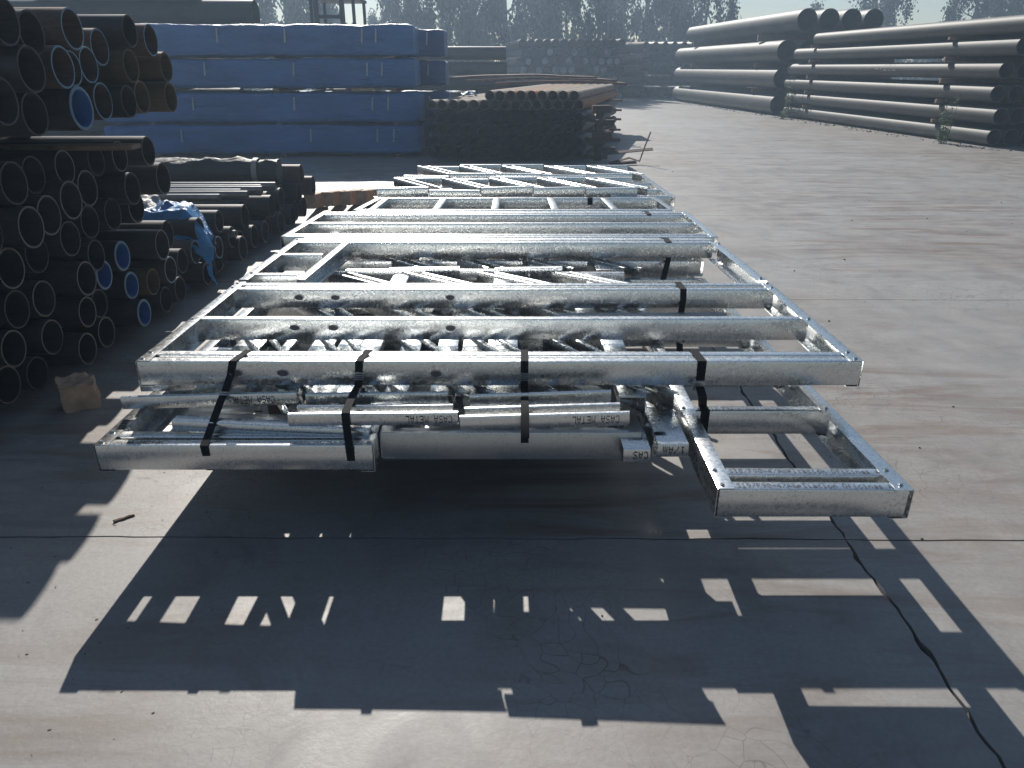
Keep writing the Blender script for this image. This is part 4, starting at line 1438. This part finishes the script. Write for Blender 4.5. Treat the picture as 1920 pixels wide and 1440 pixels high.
# far brush that closes the gaps low down
bvs, bfs = [], []
rb = random.Random(3)
for i in range(26000):
    x = rb.uniform(-75, 75); y = rb.uniform(74, 80)
    hmax = 2.6 + 1.4 * noise.noise(Vector((x * .25, 0, 0))) 
    z = rb.uniform(0, 1) * hmax
    L = rb.uniform(.25, .55); w_ = L * .4
    dv = Vector((rb.uniform(-.8, .8), rb.uniform(-.8, .8), rb.uniform(-1, .3))).normalized()
    sd = dv.cross(Vector((rb.uniform(-1, 1), rb.uniform(-1, 1), .1))).normalized() * w_
    p = Vector((x, y, z)); q = len(bvs)
    bvs += [tuple(p), tuple(p + dv * L * .5 + sd), tuple(p + dv * L), tuple(p + dv * L * .5 - sd)]
    bfs.append((q, q + 1, q + 2, q + 3))
me = bpy.data.meshes.new('brush'); me.from_pydata(bvs, [], bfs); me.materials.append(M['leaf'])
br = link('brush', me)
tag(br, 'low dark brush filling the gaps behind the tree trunks', 'brush')
br['kind'] = 'stuff'

# ------------------------------------------------------------------ litter
rb = random.Random(9)
bm = bmesh.new()
def chip(x, y, s_, flat=.4, elong=1.0):
    m_ = Matrix.Translation((x, y, s_ * flat * .5)) @ Matrix.Rotation(rb.random() * 6.28, 4, 'Z') @ Matrix.Diagonal((s_ * elong, s_, s_ * flat, 1))
    bmesh.ops.create_icosphere(bm, subdivisions=1, radius=.5, matrix=m_)
for i in range(110):
    x = rb.uniform(-2.2, 9); y = rb.uniform(1.0, 14)
    chip(x, y, rb.uniform(.004, .013) * (1 + y * .05), .5, rb.uniform(1, 1.6))
for i in range(70):
    x = rb.uniform(-1.9, -.9); y = rb.uniform(1.0, 2.9)
    chip(x, y, rb.uniform(.003, .007), .3, rb.uniform(1, 3))
for i in range(260):
    s_ = rb.uniform(-1, 20)
    p = Vector((9.98, 16.0, 0)) + dR * s_ - sR * rb.uniform(.15, .7)
    chip(p.x, p.y, rb.uniform(.015, .05), .6, rb.uniform(1, 1.6))
lt = link('grit', finish(bm, M['litter'], 60))
tag(lt, 'small stones and chips scattered over the concrete yard', 'grit')
lt['kind'] = 'stuff'
for i, (x, y, L, a, lab) in enumerate(((-1.07, 1.12, .06, .05, 'wood splinter on the sunlit concrete at the bottom left'),
                                       (-1.42, 2.28, .07, .7, 'wood splinter on the lit strip beside the bundle shadow'),
                                       (-1.62, 1.75, .035, .9, 'tiny pale chip of wood on the lit strip at the left edge'))):
    tag(link('wood_splinter', rough_block(L, .007, .006, M['wood'], i, 3, .004), None, (x, y, .004), (0, 0, a)), lab, 'wood splinter', 'wood splinters on the concrete')

# ------------------------------------------------------------------ haze
if HAZE:
    hm = bpy.data.materials.new('haze_air')
    hm.use_nodes = True
    nt = hm.node_tree
    nt.nodes.clear()
    out = nt.nodes.new('ShaderNodeOutputMaterial')
    pv = nt.nodes.new('ShaderNodeVolumePrincipled')
    pv.inputs['Color'].default_value = (.55, .75, .98, 1)
    pv.inputs['Density'].default_value = HAZE
    pv.inputs['Anisotropy'].default_value = .45
    nt.links.new(pv.outputs[0], out.inputs['Volume'])
    bm = bmesh.new()
    box(bm, -90, 90, -12, 95, -1.1, 21)
    hz = link('haze', finish(bm, hm, smooth=False))
    hz['kind'] = 'stuff'
    hz['label'] = 'thin bluish haze filling the air over the yard'
